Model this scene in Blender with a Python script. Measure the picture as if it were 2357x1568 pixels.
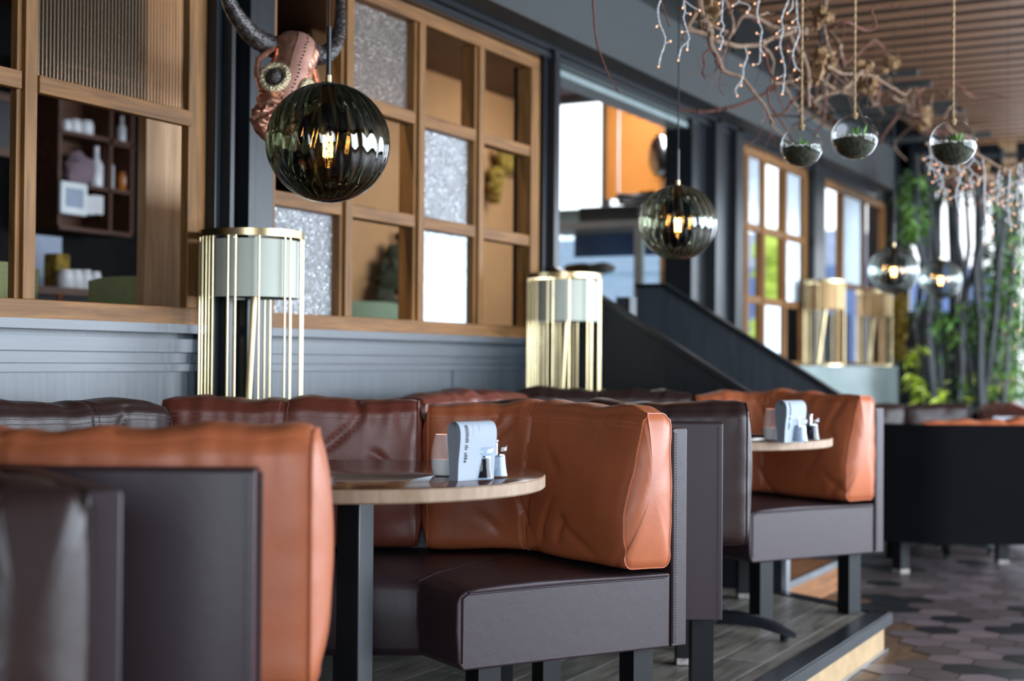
import bpy, bmesh, math, random
from mathutils import Vector, Matrix, noise
S = bpy.context.scene
for o in list(bpy.data.objects): bpy.data.objects.remove(o)
C = S.collection
PI = math.pi
R = random.Random(7)

# ------------------------------------------------------------------ camera
# X runs along the window wall (away from the camera), Y towards that wall, Z up.
# Z = 0 is the top of the wooden platform that carries the booths.
W0, H0, F = 2357.0, 1568.0, 3265.0
TH, PITCH, ROLL, HC = math.radians(28.25), 0.0152, 0.0075, 1.06
fwd = Vector((math.cos(TH)*math.cos(PITCH), math.sin(TH)*math.cos(PITCH), math.sin(PITCH)))
rt0 = Vector((math.sin(TH), -math.cos(TH), 0))
up0 = rt0.cross(fwd)
RT = rt0*math.cos(ROLL) + up0*math.sin(ROLL)
UP = up0*math.cos(ROLL) - rt0*math.sin(ROLL)
CAM = Vector((0, 0, HC))
cd = bpy.data.cameras.new('camera')
cam = bpy.data.objects.new('camera', cd); C.objects.link(cam); S.camera = cam
cam.matrix_world = Matrix(((RT.x, UP.x, -fwd.x, CAM.x), (RT.y, UP.y, -fwd.y, CAM.y), (RT.z, UP.z, -fwd.z, CAM.z), (0, 0, 0, 1)))
cd.sensor_width = 36; cd.lens = F/W0*36; cd.clip_start = 0.05; cd.clip_end = 200
cd.dof.use_dof = True; cd.dof.focus_distance = 3.8; cd.dof.aperture_fstop = 2.0
def ray(px, py): return fwd + RT*((px-W0/2)/F) - UP*((py-H0/2)/F)
def atD(px, py, D): return CAM + ray(px, py)*D
def atv(px, py, v): d = ray(px, py); return CAM + d*(v/d.y)
def atu(px, py, u): d = ray(px, py); return CAM + d*(u/d.x)
def atz(px, py, z): d = ray(px, py); return CAM + d*((z-HC)/d.z)

# ------------------------------------------------------------------ world, lights, exposure
S.view_settings.view_transform = 'Standard'; S.view_settings.look = 'None'
S.view_settings.gamma = 1; S.view_settings.use_curve_mapping = False
S.view_settings.exposure = 0.55
wd = bpy.data.worlds.new('sky'); S.world = wd; wd.use_nodes = True
bg = wd.node_tree.nodes['Background']; bg.inputs[0].default_value = (0.88, 0.94, 1.0, 1); bg.inputs[1].default_value = 1.9
S.cycles.use_denoising = True
S.cycles.max_bounces = 8; S.cycles.transparent_max_bounces = 24; S.cycles.sample_clamp_indirect = 6
S.cycles.diffuse_bounces = 4; S.cycles.glossy_bounces = 5
S.cycles.caustics_reflective = False; S.cycles.caustics_refractive = False
def area(name, loc, rot, sx, sy, power, col):
    l = bpy.data.lights.new(name, 'AREA'); l.shape = 'RECTANGLE'; l.size = sx; l.size_y = sy; l.energy = power; l.color = col
    o = bpy.data.objects.new(name, l); C.objects.link(o); o.location = loc; o.rotation_euler = rot
    return o
area('post_downlight', (4.15, 3.6, 3.2), (math.radians(8), 0, 0), 0.5, 0.06, 14, (1.0, 0.82, 0.6))
DAY = (0.75, 0.87, 1.0)
area('daylight_side_windows', (8.1, -4.35, 1.65), (math.radians(90), 0, 0), 11.6, 2.6, 1060, DAY)
area('daylight_near_window', (-3.4, -2.2, 1.6), (0, math.radians(-90), 0), 2.2, 3.5, 130, DAY)
area('daylight_end_window', (14.1, 0.2, 1.6), (0, math.radians(90), 0), 2.4, 4.0, 120, DAY)
area('lounge_fill', (9.7, 4.3, 3.2), (math.radians(30), 0, 0), 1.2, 0.5, 40, (0.95, 0.96, 1.0))  # fill lamp added under the lounge ceiling to brighten the tan wall

# ------------------------------------------------------------------ materials
def lin(c):
    c /= 255.0
    return c/12.92 if c <= 0.04045 else ((c+0.055)/1.055)**2.4
def rgb(r, g, b): return (lin(r), lin(g), lin(b), 1)
def newmat(name):
    m = bpy.data.materials.new(name); m.use_nodes = True
    nt = m.node_tree; return m, nt, nt.nodes['Principled BSDF']
def N(nt, t, **kw):
    n = nt.nodes.new(t)
    for k, v in kw.items():
        if k in n.inputs: n.inputs[k].default_value = v
        else: setattr(n, k, v)
    return n
def coords(nt, scale=(1, 1, 1), rot=(0, 0, 0)):
    tc = N(nt, 'ShaderNodeTexCoord'); mp = N(nt, 'ShaderNodeMapping')
    mp.inputs['Scale'].default_value = scale; mp.inputs['Rotation'].default_value = rot
    nt.links.new(tc.outputs['Object'], mp.inputs[0]); return mp.outputs[0]
def bump(nt, b, h, s, d=0.01):
    n = N(nt, 'ShaderNodeBump'); n.inputs['Strength'].default_value = s; n.inputs['Distance'].default_value = d
    nt.links.new(h, n.inputs['Height']); nt.links.new(n.outputs[0], b.inputs['Normal'])
def ramp(nt, fac, stops):
    n = N(nt, 'ShaderNodeValToRGB'); e = n.color_ramp.elements
    while len(e) < len(stops): e.new(0.5)
    for x, (p, c) in zip(e, stops): x.position = p; x.color = c
    nt.links.new(fac, n.inputs[0]); return n.outputs[0]
def plain(name, col, rough=0.5, metal=0.0, spec=0.5, coat=0.0, noise_s=None, var=0.12, bmp=0.0):
    m, nt, b = newmat(name); b.inputs['Roughness'].default_value = rough; b.inputs['Metallic'].default_value = metal
    b.inputs['Specular IOR Level'].default_value = spec; b.inputs['Coat Weight'].default_value = coat
    s = noise_s or 6.0
    nz = N(nt, 'ShaderNodeTexNoise'); nz.inputs['Scale'].default_value = s; nz.inputs['Detail'].default_value = 4
    nt.links.new(coords(nt), nz.inputs[0])
    lo = tuple(c*(1-var) for c in col[:3])+(1,); hi = tuple(min(1, c*(1+var)) for c in col[:3])+(1,)
    nt.links.new(ramp(nt, nz.outputs[0], [(0.3, lo), (0.7, hi)]), b.inputs['Base Color'])
    if bmp: bump(nt, b, nz.outputs[0], bmp)
    return m
def leather(name, col, rough=0.42, var=0.14, grain=260, spec=0.45):
    m, nt, b = newmat(name); b.inputs['Roughness'].default_value = rough; b.inputs['Specular IOR Level'].default_value = spec
    co = coords(nt)
    nz = N(nt, 'ShaderNodeTexNoise'); nz.inputs['Scale'].default_value = 3.5; nz.inputs['Detail'].default_value = 3; nt.links.new(co, nz.inputs[0])
    lo = tuple(c*(1-var) for c in col[:3])+(1,); hi = tuple(c*(1+var) for c in col[:3])+(1,)
    nt.links.new(ramp(nt, nz.outputs[0], [(0.3, lo), (0.7, hi)]), b.inputs['Base Color'])
    vo = N(nt, 'ShaderNodeTexVoronoi'); vo.inputs['Scale'].default_value = grain; nt.links.new(co, vo.inputs[0])
    n2 = N(nt, 'ShaderNodeTexNoise'); n2.inputs['Scale'].default_value = 35; n2.inputs['Detail'].default_value = 6; nt.links.new(co, n2.inputs[0])
    ad = N(nt, 'ShaderNodeMath', operation='MULTIPLY_ADD'); nt.links.new(vo.outputs['Distance'], ad.inputs[0]); ad.inputs[1].default_value = 0.35
    nt.links.new(n2.outputs[0], ad.inputs[2]); bump(nt, b, ad.outputs[0], 0.13, 0.004)
    return m
def wood(name, c1, c2, scale, rough=0.5, bmp=0.15, knots=0.0):
    m, nt, b = newmat(name); b.inputs['Roughness'].default_value = rough; b.inputs['Specular IOR Level'].default_value = 0.3
    co = coords(nt, scale)
    nz = N(nt, 'ShaderNodeTexNoise'); nz.inputs['Scale'].default_value = 3.0; nz.inputs['Detail'].default_value = 8; nz.inputs['Roughness'].default_value = 0.62; nz.inputs['Distortion'].default_value = 0.6
    nt.links.new(co, nz.inputs[0])
    cr = ramp(nt, nz.outputs[0], [(0.3, c1), (0.5, tuple((a+b_)/2 for a, b_ in zip(c1, c2))), (0.72, c2)])
    if knots:
        n2 = N(nt, 'ShaderNodeTexNoise'); n2.inputs['Scale'].default_value = 1.6; nt.links.new(coords(nt, tuple(0.35*x+0.6 for x in scale)), n2.inputs[0])
        mx = N(nt, 'ShaderNodeMix', data_type='RGBA', blend_type='MULTIPLY'); mx.inputs[0].default_value = knots
        nt.links.new(cr, mx.inputs[6]); nt.links.new(ramp(nt, n2.outputs[0], [(0.3, (.25, .2, .16, 1)), (0.5, (1, 1, 1, 1))]), mx.inputs[7]); cr = mx.outputs[2]
    nt.links.new(cr, b.inputs['Base Color']); bump(nt, b, nz.outputs[0], bmp, 0.005)
    return m
def emis(name, col, s):
    m, nt, b = newmat(name); b.inputs['Emission Color'].default_value = col; b.inputs['Emission Strength'].default_value = s
    b.inputs['Base Color'].default_value = col; return m
def thin_glass(name, tint, refl=1.0, rough=0.0, fk=0.85):
    m, nt, b = newmat(name); nt.nodes.remove(b); out = nt.nodes['Material Output']
    tr = N(nt, 'ShaderNodeBsdfTransparent'); gl = N(nt, 'ShaderNodeBsdfGlossy'); gl.inputs['Roughness'].default_value = rough
    tr.inputs[0].default_value = tint; gl.inputs[0].default_value = (refl, refl, refl, 1)
    fr = N(nt, 'ShaderNodeLayerWeight'); fr.inputs['Blend'].default_value = 0.35 if fk > 0.8 else 0.5
    mt = N(nt, 'ShaderNodeMath', operation='MULTIPLY_ADD'); 
    if fk > 0.8: nt.links.new(fr.outputs['Fresnel'], mt.inputs[0])
    else:
        pw = N(nt, 'ShaderNodeMath', operation='POWER'); nt.links.new(fr.outputs['Facing'], pw.inputs[0]); pw.inputs[1].default_value = 3.5; nt.links.new(pw.outputs[0], mt.inputs[0])
    mt.inputs[1].default_value = fk; mt.inputs[2].default_value = 0.03 if fk > 0.8 else 0.02
    mx = N(nt, 'ShaderNodeMixShader'); nt.links.new(mt.outputs[0], mx.inputs[0]); nt.links.new(tr.outputs[0], mx.inputs[1]); nt.links.new(gl.outputs[0], mx.inputs[2])
    nt.links.new(mx.outputs[0], out.inputs[0]); return m, nt, tr, gl
def frosted(name, col, scale, transp=0.25, bmp=0.6, streak=(1, 1, 1)):
    m, nt, b = newmat(name); nt.nodes.remove(b); out = nt.nodes['Material Output']
    vo = N(nt, 'ShaderNodeTexVoronoi'); vo.inputs['Scale'].default_value = scale; vo.feature = 'SMOOTH_F1'; nt.links.new(coords(nt, streak), vo.inputs[0])
    bn = N(nt, 'ShaderNodeBump'); bn.inputs['Strength'].default_value = bmp; bn.inputs['Distance'].default_value = 0.02; nt.links.new(vo.outputs['Distance'], bn.inputs['Height'])
    tl = N(nt, 'ShaderNodeBsdfTranslucent'); tl.inputs[0].default_value = col
    gl = N(nt, 'ShaderNodeBsdfGlossy'); gl.inputs[0].default_value = col; gl.inputs['Roughness'].default_value = 0.22
    tr = N(nt, 'ShaderNodeBsdfTransparent'); tr.inputs[0].default_value = col
    for x in (tl, gl): nt.links.new(bn.outputs[0], x.inputs['Normal'])
    df = N(nt, 'ShaderNodeBsdfDiffuse'); df.inputs[0].default_value = col; nt.links.new(bn.outputs[0], df.inputs['Normal'])
    m0 = N(nt, 'ShaderNodeMixShader'); m0.inputs[0].default_value = 0.55; nt.links.new(tl.outputs[0], m0.inputs[1]); nt.links.new(df.outputs[0], m0.inputs[2])
    m1 = N(nt, 'ShaderNodeMixShader'); m1.inputs[0].default_value = 0.40; nt.links.new(m0.outputs[0], m1.inputs[1]); nt.links.new(gl.outputs[0], m1.inputs[2])
    m2 = N(nt, 'ShaderNodeMixShader'); m2.inputs[0].default_value = transp; nt.links.new(m1.outputs[0], m2.inputs[1]); nt.links.new(tr.outputs[0], m2.inputs[2])
    nt.links.new(m2.outputs[0], out.inputs[0]); return m

M = {}
M['orange'] = leather('tan orange leather', rgb(178, 98, 62))
M['brick'] = leather('brick brown leather', rgb(108, 54, 42), 0.38, spec=0.6)
M['darkbr'] = leather('dark brown leather', rgb(46, 29, 27), 0.38, spec=0.36)
M['charcoal'] = leather('brown black upholstery', rgb(54, 40, 44), 0.42, 0.06, 420, spec=0.42)
M['stitch_o'] = plain('orange stitching', rgb(206, 132, 92), 0.7)
M['stitch_b'] = plain('brick stitching', rgb(160, 100, 84), 0.7)
M['stitch_d'] = plain('grey stitching', rgb(96, 84, 84), 0.7)
M['stitch_k'] = plain('black stitching', rgb(26, 22, 26), 0.7)
M['oakv'] = wood('oak upright grain', rgb(100, 68, 36), rgb(156, 110, 62), (14, 14, 0.9), 0.55, 0.2, 0.25)
M['oakh'] = wood('oak level grain', rgb(98, 65, 35), rgb(154, 107, 60), (0.9, 14, 14), 0.55, 0.2, 0.25)
M['oakpale'] = wood('pale oak post', rgb(168, 130, 94), rgb(208, 170, 130), (9, 9, 0.5), 0.5, 0.1, 0.5)
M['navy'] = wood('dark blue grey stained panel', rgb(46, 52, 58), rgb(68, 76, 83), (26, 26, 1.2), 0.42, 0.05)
M['navyh'] = wood('dark blue grey stained rail', rgb(48, 54, 61), rgb(66, 73, 81), (1.2, 26, 26), 0.4, 0.05)
for k_ in ('navy', 'navyh'):
    q = M[k_].node_tree.nodes['Principled BSDF']; q.inputs['Specular IOR Level'].default_value = 0.75
M['stairdark'] = wood('near black stained board', rgb(28, 30, 33), rgb(42, 45, 48), (26, 26, 1.2), 0.4, 0.05)
M['paint'] = plain('dark grey painted beam', rgb(50, 53, 53), 0.6, var=0.05)
M['paintd'] = plain('charcoal painted soffit', rgb(42, 42, 40), 0.6, var=0.05)
M['black'] = plain('matt black', rgb(24, 25, 26), 0.7)
M['steel'] = plain('dark coated steel', rgb(33, 36, 40), 0.3, 0.2)
M['legblack'] = plain('black lacquered wood', rgb(19, 20, 22), 0.5, spec=0.25)
M['scuff'] = plain('scuffed bare wood', rgb(150, 142, 136), 0.8, noise_s=60, var=0.5)
M['brass'] = plain('brushed brass', rgb(208, 184, 140), 0.3, 1.0)
M['rod'] = plain('pale brass rod', rgb(226, 206, 160), 0.35, 0.85)
M['shade'] = plain('ivory lamp shade', rgb(200, 204, 190), 0.8, var=0.03)
M['shadewarm'] = plain('warm lamp shade', rgb(222, 182, 130), 0.8, var=0.05)
M['tabletop'] = wood('reddish lacquered table top', rgb(84, 50, 40), rgb(108, 66, 50), (2, 9, 9), 0.12, 0.02)
M['tabletop'].node_tree.nodes['Principled BSDF'].inputs['Specular IOR Level'].default_value = 0.8
M['rim'] = wood('laminated birch rim', rgb(142, 114, 90), rgb(176, 150, 126), (10, 10, 2), 0.5, 0.05)
M['paper'] = plain('white paper', rgb(164, 172, 182), 0.8, var=0.02)
M['ink'] = plain('black ink', rgb(30, 32, 44), 0.7)
M['kraft'] = plain('grey brown placemat paper', rgb(150, 126, 116), 0.6, noise_s=20)
M['blackuph'] = leather('black upholstery', rgb(20, 20, 22), 0.7, 0.05, 420, spec=0.0)
M['candle'] = plain('frosted candle glass', rgb(206, 184, 176), 0.5, var=0.04)
M['wax'] = plain('pale wax glass', rgb(236, 238, 238), 0.4, var=0.03)
M['flame'] = emis('candle flame', (1.0, 0.42, 0.16, 1), 9)
M['chrome'] = plain('polished steel', rgb(190, 190, 192), 0.14, 1.0)
M['pepper'] = plain('peppercorns', rgb(34, 32, 36), 0.9, spec=0.1, noise_s=200, var=0.5)
M['salt'] = plain('coarse salt', rgb(160, 168, 180), 0.9, noise_s=120, var=0.1)
M['copper'] = plain('copper foil bone', rgb(222, 156, 130), 0.3, 0.85, noise_s=26, var=0.35, bmp=0.8)
M['copperband'] = plain('pink copper band', rgb(176, 128, 112), 0.5, 0.4, noise_s=60, var=0.08)
M['glitter'] = plain('gold glitter', rgb(232, 196, 158), 0.32, 0.85, noise_s=160, var=0.6, bmp=1.0)
M['horn'] = plain('dark horn', rgb(56, 48, 45), 0.32, 0.0, noise_s=55, var=0.75, bmp=0.9)
M['rope'] = plain('jute rope', rgb(170, 140, 106), 0.9, noise_s=200, var=0.25)
M['bark'] = plain('dry grey brown bark', rgb(134, 108, 88), 0.9, noise_s=50, var=0.3, bmp=0.5)
M['barkred'] = plain('reddish brown twig bark', rgb(104, 64, 52), 0.9, noise_s=50, var=0.3, bmp=0.4)
M['fluff'] = plain('dry tan moss', rgb(140, 108, 74), 0.95, noise_s=60, var=0.35, bmp=0.6)
M['wire'] = plain('clear white cable', rgb(190, 186, 184), 0.35, noise_s=300, var=0.2)
M['led'] = emis('warm tiny bulb', (1.0, 0.42, 0.20, 1), 1.5)
M['ledcap'] = plain('white bulb', rgb(226, 214, 200), 0.3)
M['moss'] = plain('dark green moss', rgb(48, 48, 28), 0.95, noise_s=70, var=0.6, bmp=0.9)
M['mosswall'] = plain('olive yellow moss', rgb(128, 104, 34), 0.95, noise_s=30, var=0.5, bmp=0.9)
M['pebble'] = plain('white pebble', rgb(214, 208, 196), 0.5)
M['leaf'] = plain('fresh green leaf', rgb(92, 132, 48), 0.5, noise_s=8, var=0.35)
M['leafd'] = plain('deep green leaf', rgb(48, 82, 36), 0.5, noise_s=8, var=0.35)
M['leaflit'] = plain('yellow green lit leaf', rgb(170, 188, 50), 0.5, noise_s=8, var=0.25)  # bright yellow green stands in for leaves lit outside
M['culm'] = plain('black bamboo culm', rgb(24, 28, 32), 0.4)
M['tanwall'] = plain('tan plaster', rgb(160, 119, 76), 0.85, var=0.05)
M['greenfab'] = plain('green woven fabric', rgb(150, 152, 104), 0.9, noise_s=120, var=0.15)
M['greenfab2'] = plain('grey green woven fabric', rgb(124, 138, 112), 0.9, noise_s=120, var=0.15)
M['walnut'] = wood('walnut', rgb(92, 56, 38), rgb(126, 82, 56), (12, 12, 1), 0.4)
M['shelfwood'] = wood('dark shelf wood', rgb(64, 40, 30), rgb(92, 58, 42), (2, 12, 12), 0.5)
M['whiteceramic'] = plain('white ceramic', rgb(206, 204, 206), 0.3)
M['orangeblind'] = emis('backlit orange blind', (1.0, 0.40, 0.07, 1), 0.0)
M['whiteframe'] = plain('white frame', rgb(214, 218, 218), 0.4)
M['stairwood'] = wood('brown stair wood', rgb(112, 74, 48), rgb(160, 112, 76), (1, 12, 12), 0.45)
M['riserwood'] = plain('pale plywood riser', rgb(166, 138, 100), 0.6, noise_s=14, var=0.15)
M['nosing'] = plain('aluminium nosing', rgb(180, 184, 190), 0.3, 0.8)
M['lip'] = plain('black steel edging', rgb(52, 58, 64), 0.28, 0.6, noise_s=20)
M['slat'] = wood('ceiling slat pine', rgb(112, 76, 50), rgb(152, 108, 74), (8, 0.9, 8), 0.6, 0.1)
M['palepanel'] = wood('pale grey green panel', rgb(122, 136, 136), rgb(152, 164, 162), (16, 16, 0.8), 0.3, 0.03)
M['brickwall'] = plain('dark brick', rgb(14, 14, 15), 0.8, spec=0.2, noise_s=12, var=0.4)
M['ambermat'] = plain('amber glass', rgb(190, 110, 30), 0.2)
M['pinkcloth'] = plain('mauve cloth', rgb(120, 100, 108), 0.8)
M['outside'] = plain('pale facade', rgb(150, 160, 178), 0.8)
M['outside2'] = plain('blue grey facade', rgb(96, 116, 160), 0.8)
M['outgreen'] = plain('sunlit shrub', rgb(150, 170, 60), 0.8)
M['deskblack'] = plain('black cast iron', rgb(30, 34, 40), 0.25, 0.4)

# plank floor
m, nt, b = newmat('grey oak planks'); M['plank'] = m; b.inputs['Roughness'].default_value = 0.38
bt = N(nt, 'ShaderNodeTexBrick'); bt.inputs['Scale'].default_value = 1.0; bt.inputs['Brick Width'].default_value = 1.4; bt.inputs['Row Height'].default_value = 0.16
bt.inputs['Mortar Size'].default_value = 0.0022; bt.inputs['Color1'].default_value = rgb(100, 96, 90); bt.inputs['Color2'].default_value = rgb(124, 118, 110); bt.inputs['Mortar'].default_value = rgb(190, 182, 174)
nt.links.new(coords(nt), bt.inputs[0])
nz = N(nt, 'ShaderNodeTexNoise'); nz.inputs['Scale'].default_value = 5; nz.inputs['Detail'].default_value = 7; nt.links.new(coords(nt, (0.9, 5, 1)), nz.inputs[0])
mx = N(nt, 'ShaderNodeMix', data_type='RGBA', blend_type='MULTIPLY'); mx.inputs[0].default_value = 0.8
nt.links.new(bt.outputs[0], mx.inputs[6]); nt.links.new(ramp(nt, nz.outputs[0], [(0.32, (.42, .4, .38, 1)), (0.55, (1.1, 1.1, 1.1, 1))]), mx.inputs[7]); nt.links.new(mx.outputs[2], b.inputs['Base Color'])
bump(nt, b, nz.outputs[0], 0.1, 0.003)
M['plankbrown'] = wood('brown floorboard', rgb(80, 62, 50), rgb(118, 92, 72), (1.0, 8, 8), 0.4, 0.05)
for nm, c in (('hexblack', (34, 36, 40)), ('hexmauve', (112, 98, 102)), ('hexbrown', (84, 75, 75)), ('hexgrey', (98, 89, 91))):
    M[nm] = plain('hexagon tile '+nm[3:], rgb(*c), 0.36, noise_s=9, var=0.12)
M['grout'] = plain('grout', rgb(40, 36, 36), 0.8)
M['terglass'], _, _, _ = thin_glass('clear terrarium glass', (0.94, 0.96, 0.96, 1), fk=0.75)
M['shaker'], _, _, _ = thin_glass('clear shaker glass', (0.88, 0.93, 0.98, 1), fk=0.75)
M['caseglass'], _, _, _ = thin_glass('display glass', (0.86, 0.93, 0.93, 1), fk=0.7)
M['bulbglass'], _, _, _ = thin_glass('bulb glass', (0.98, 0.90, 0.78, 1), fk=0.7)
def rib_glass(name, dark, light, ribs):
    m, nt, tr, gl = thin_glass(name, dark)
    tc = N(nt, 'ShaderNodeTexCoord'); sp = N(nt, 'ShaderNodeSeparateXYZ'); nt.links.new(tc.outputs['Object'], sp.inputs[0])
    at = N(nt, 'ShaderNodeMath', operation='ARCTAN2'); nt.links.new(sp.outputs[1], at.inputs[0]); nt.links.new(sp.outputs[0], at.inputs[1])
    zz = N(nt, 'ShaderNodeMath', operation='MULTIPLY_ADD'); nt.links.new(sp.outputs[2], zz.inputs[0]); zz.inputs[1].default_value = 1.2; nt.links.new(at.outputs[0], zz.inputs[2])
    mu = N(nt, 'ShaderNodeMath', operation='MULTIPLY'); nt.links.new(zz.outputs[0], mu.inputs[0]); mu.inputs[1].default_value = ribs
    si = N(nt, 'ShaderNodeMath', operation='SINE'); nt.links.new(mu.outputs[0], si.inputs[0])
    mr = N(nt, 'ShaderNodeMapRange'); nt.links.new(si.outputs[0], mr.inputs[0]); mr.inputs[1].default_value = -1
    nt.links.new(ramp(nt, mr.outputs[0], [(0.1, dark), (0.75, dark), (0.97, light)]), tr.inputs[0])
    lw = None
    return m
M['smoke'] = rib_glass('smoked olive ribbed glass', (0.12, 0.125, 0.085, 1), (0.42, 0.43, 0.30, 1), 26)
M['smokelit'] = rib_glass('lit smoked ribbed glass', (0.30, 0.31, 0.25, 1), (0.75, 0.77, 0.64, 1), 26)  # same glass tinted lighter, in place of light coming through
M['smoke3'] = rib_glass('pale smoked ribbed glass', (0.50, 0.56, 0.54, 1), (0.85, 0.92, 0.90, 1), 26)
M['hammer'] = frosted('hammered frosted glass', (0.92, 0.94, 0.97, 1), 105, 0.10, 1.0)
M['hammerbr'] = frosted('hammered clear glass', (0.66, 0.58, 0.52, 1), 105, 0.42, 1.0)
M['reeded'] = frosted('reeded frosted glass', (0.50, 0.57, 0.63, 1), 40, 0.15, 0.1)
m, nt, b = newmat('reeded amber grey glass'); M['reedtan'] = m; nt.nodes.remove(b)
tr = N(nt, 'ShaderNodeBsdfTransparent'); tr.inputs[0].default_value = (0.6, 0.5, 0.4, 1); gl = N(nt, 'ShaderNodeBsdfGlossy'); gl.inputs[0].default_value = (0.80, 0.60, 0.42, 1); gl.inputs['Roughness'].default_value = 0.16
mxs = N(nt, 'ShaderNodeMixShader'); mxs.inputs[0].default_value = 0.32; nt.links.new(tr.outputs[0], mxs.inputs[1]); nt.links.new(gl.outputs[0], mxs.inputs[2]); nt.links.new(mxs.outputs[0], nt.nodes['Material Output'].inputs[0])
# backlit blind: daylight comes through translucent slats
m, nt, b = newmat('translucent orange blind'); M['blind'] = m; nt.nodes.remove(b)
tl = N(nt, 'ShaderNodeBsdfTranslucent'); tl.inputs[0].default_value = (1.0, 0.42, 0.08, 1); df = N(nt, 'ShaderNodeBsdfDiffuse'); df.inputs[0].default_value = (0.9, 0.4, 0.1, 1)
mxs = N(nt, 'ShaderNodeMixShader'); mxs.inputs[0].default_value = 0.2; nt.links.new(tl.outputs[0], mxs.inputs[1]); nt.links.new(df.outputs[0], mxs.inputs[2]); nt.links.new(mxs.outputs[0], nt.nodes['Material Output'].inputs[0])

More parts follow.
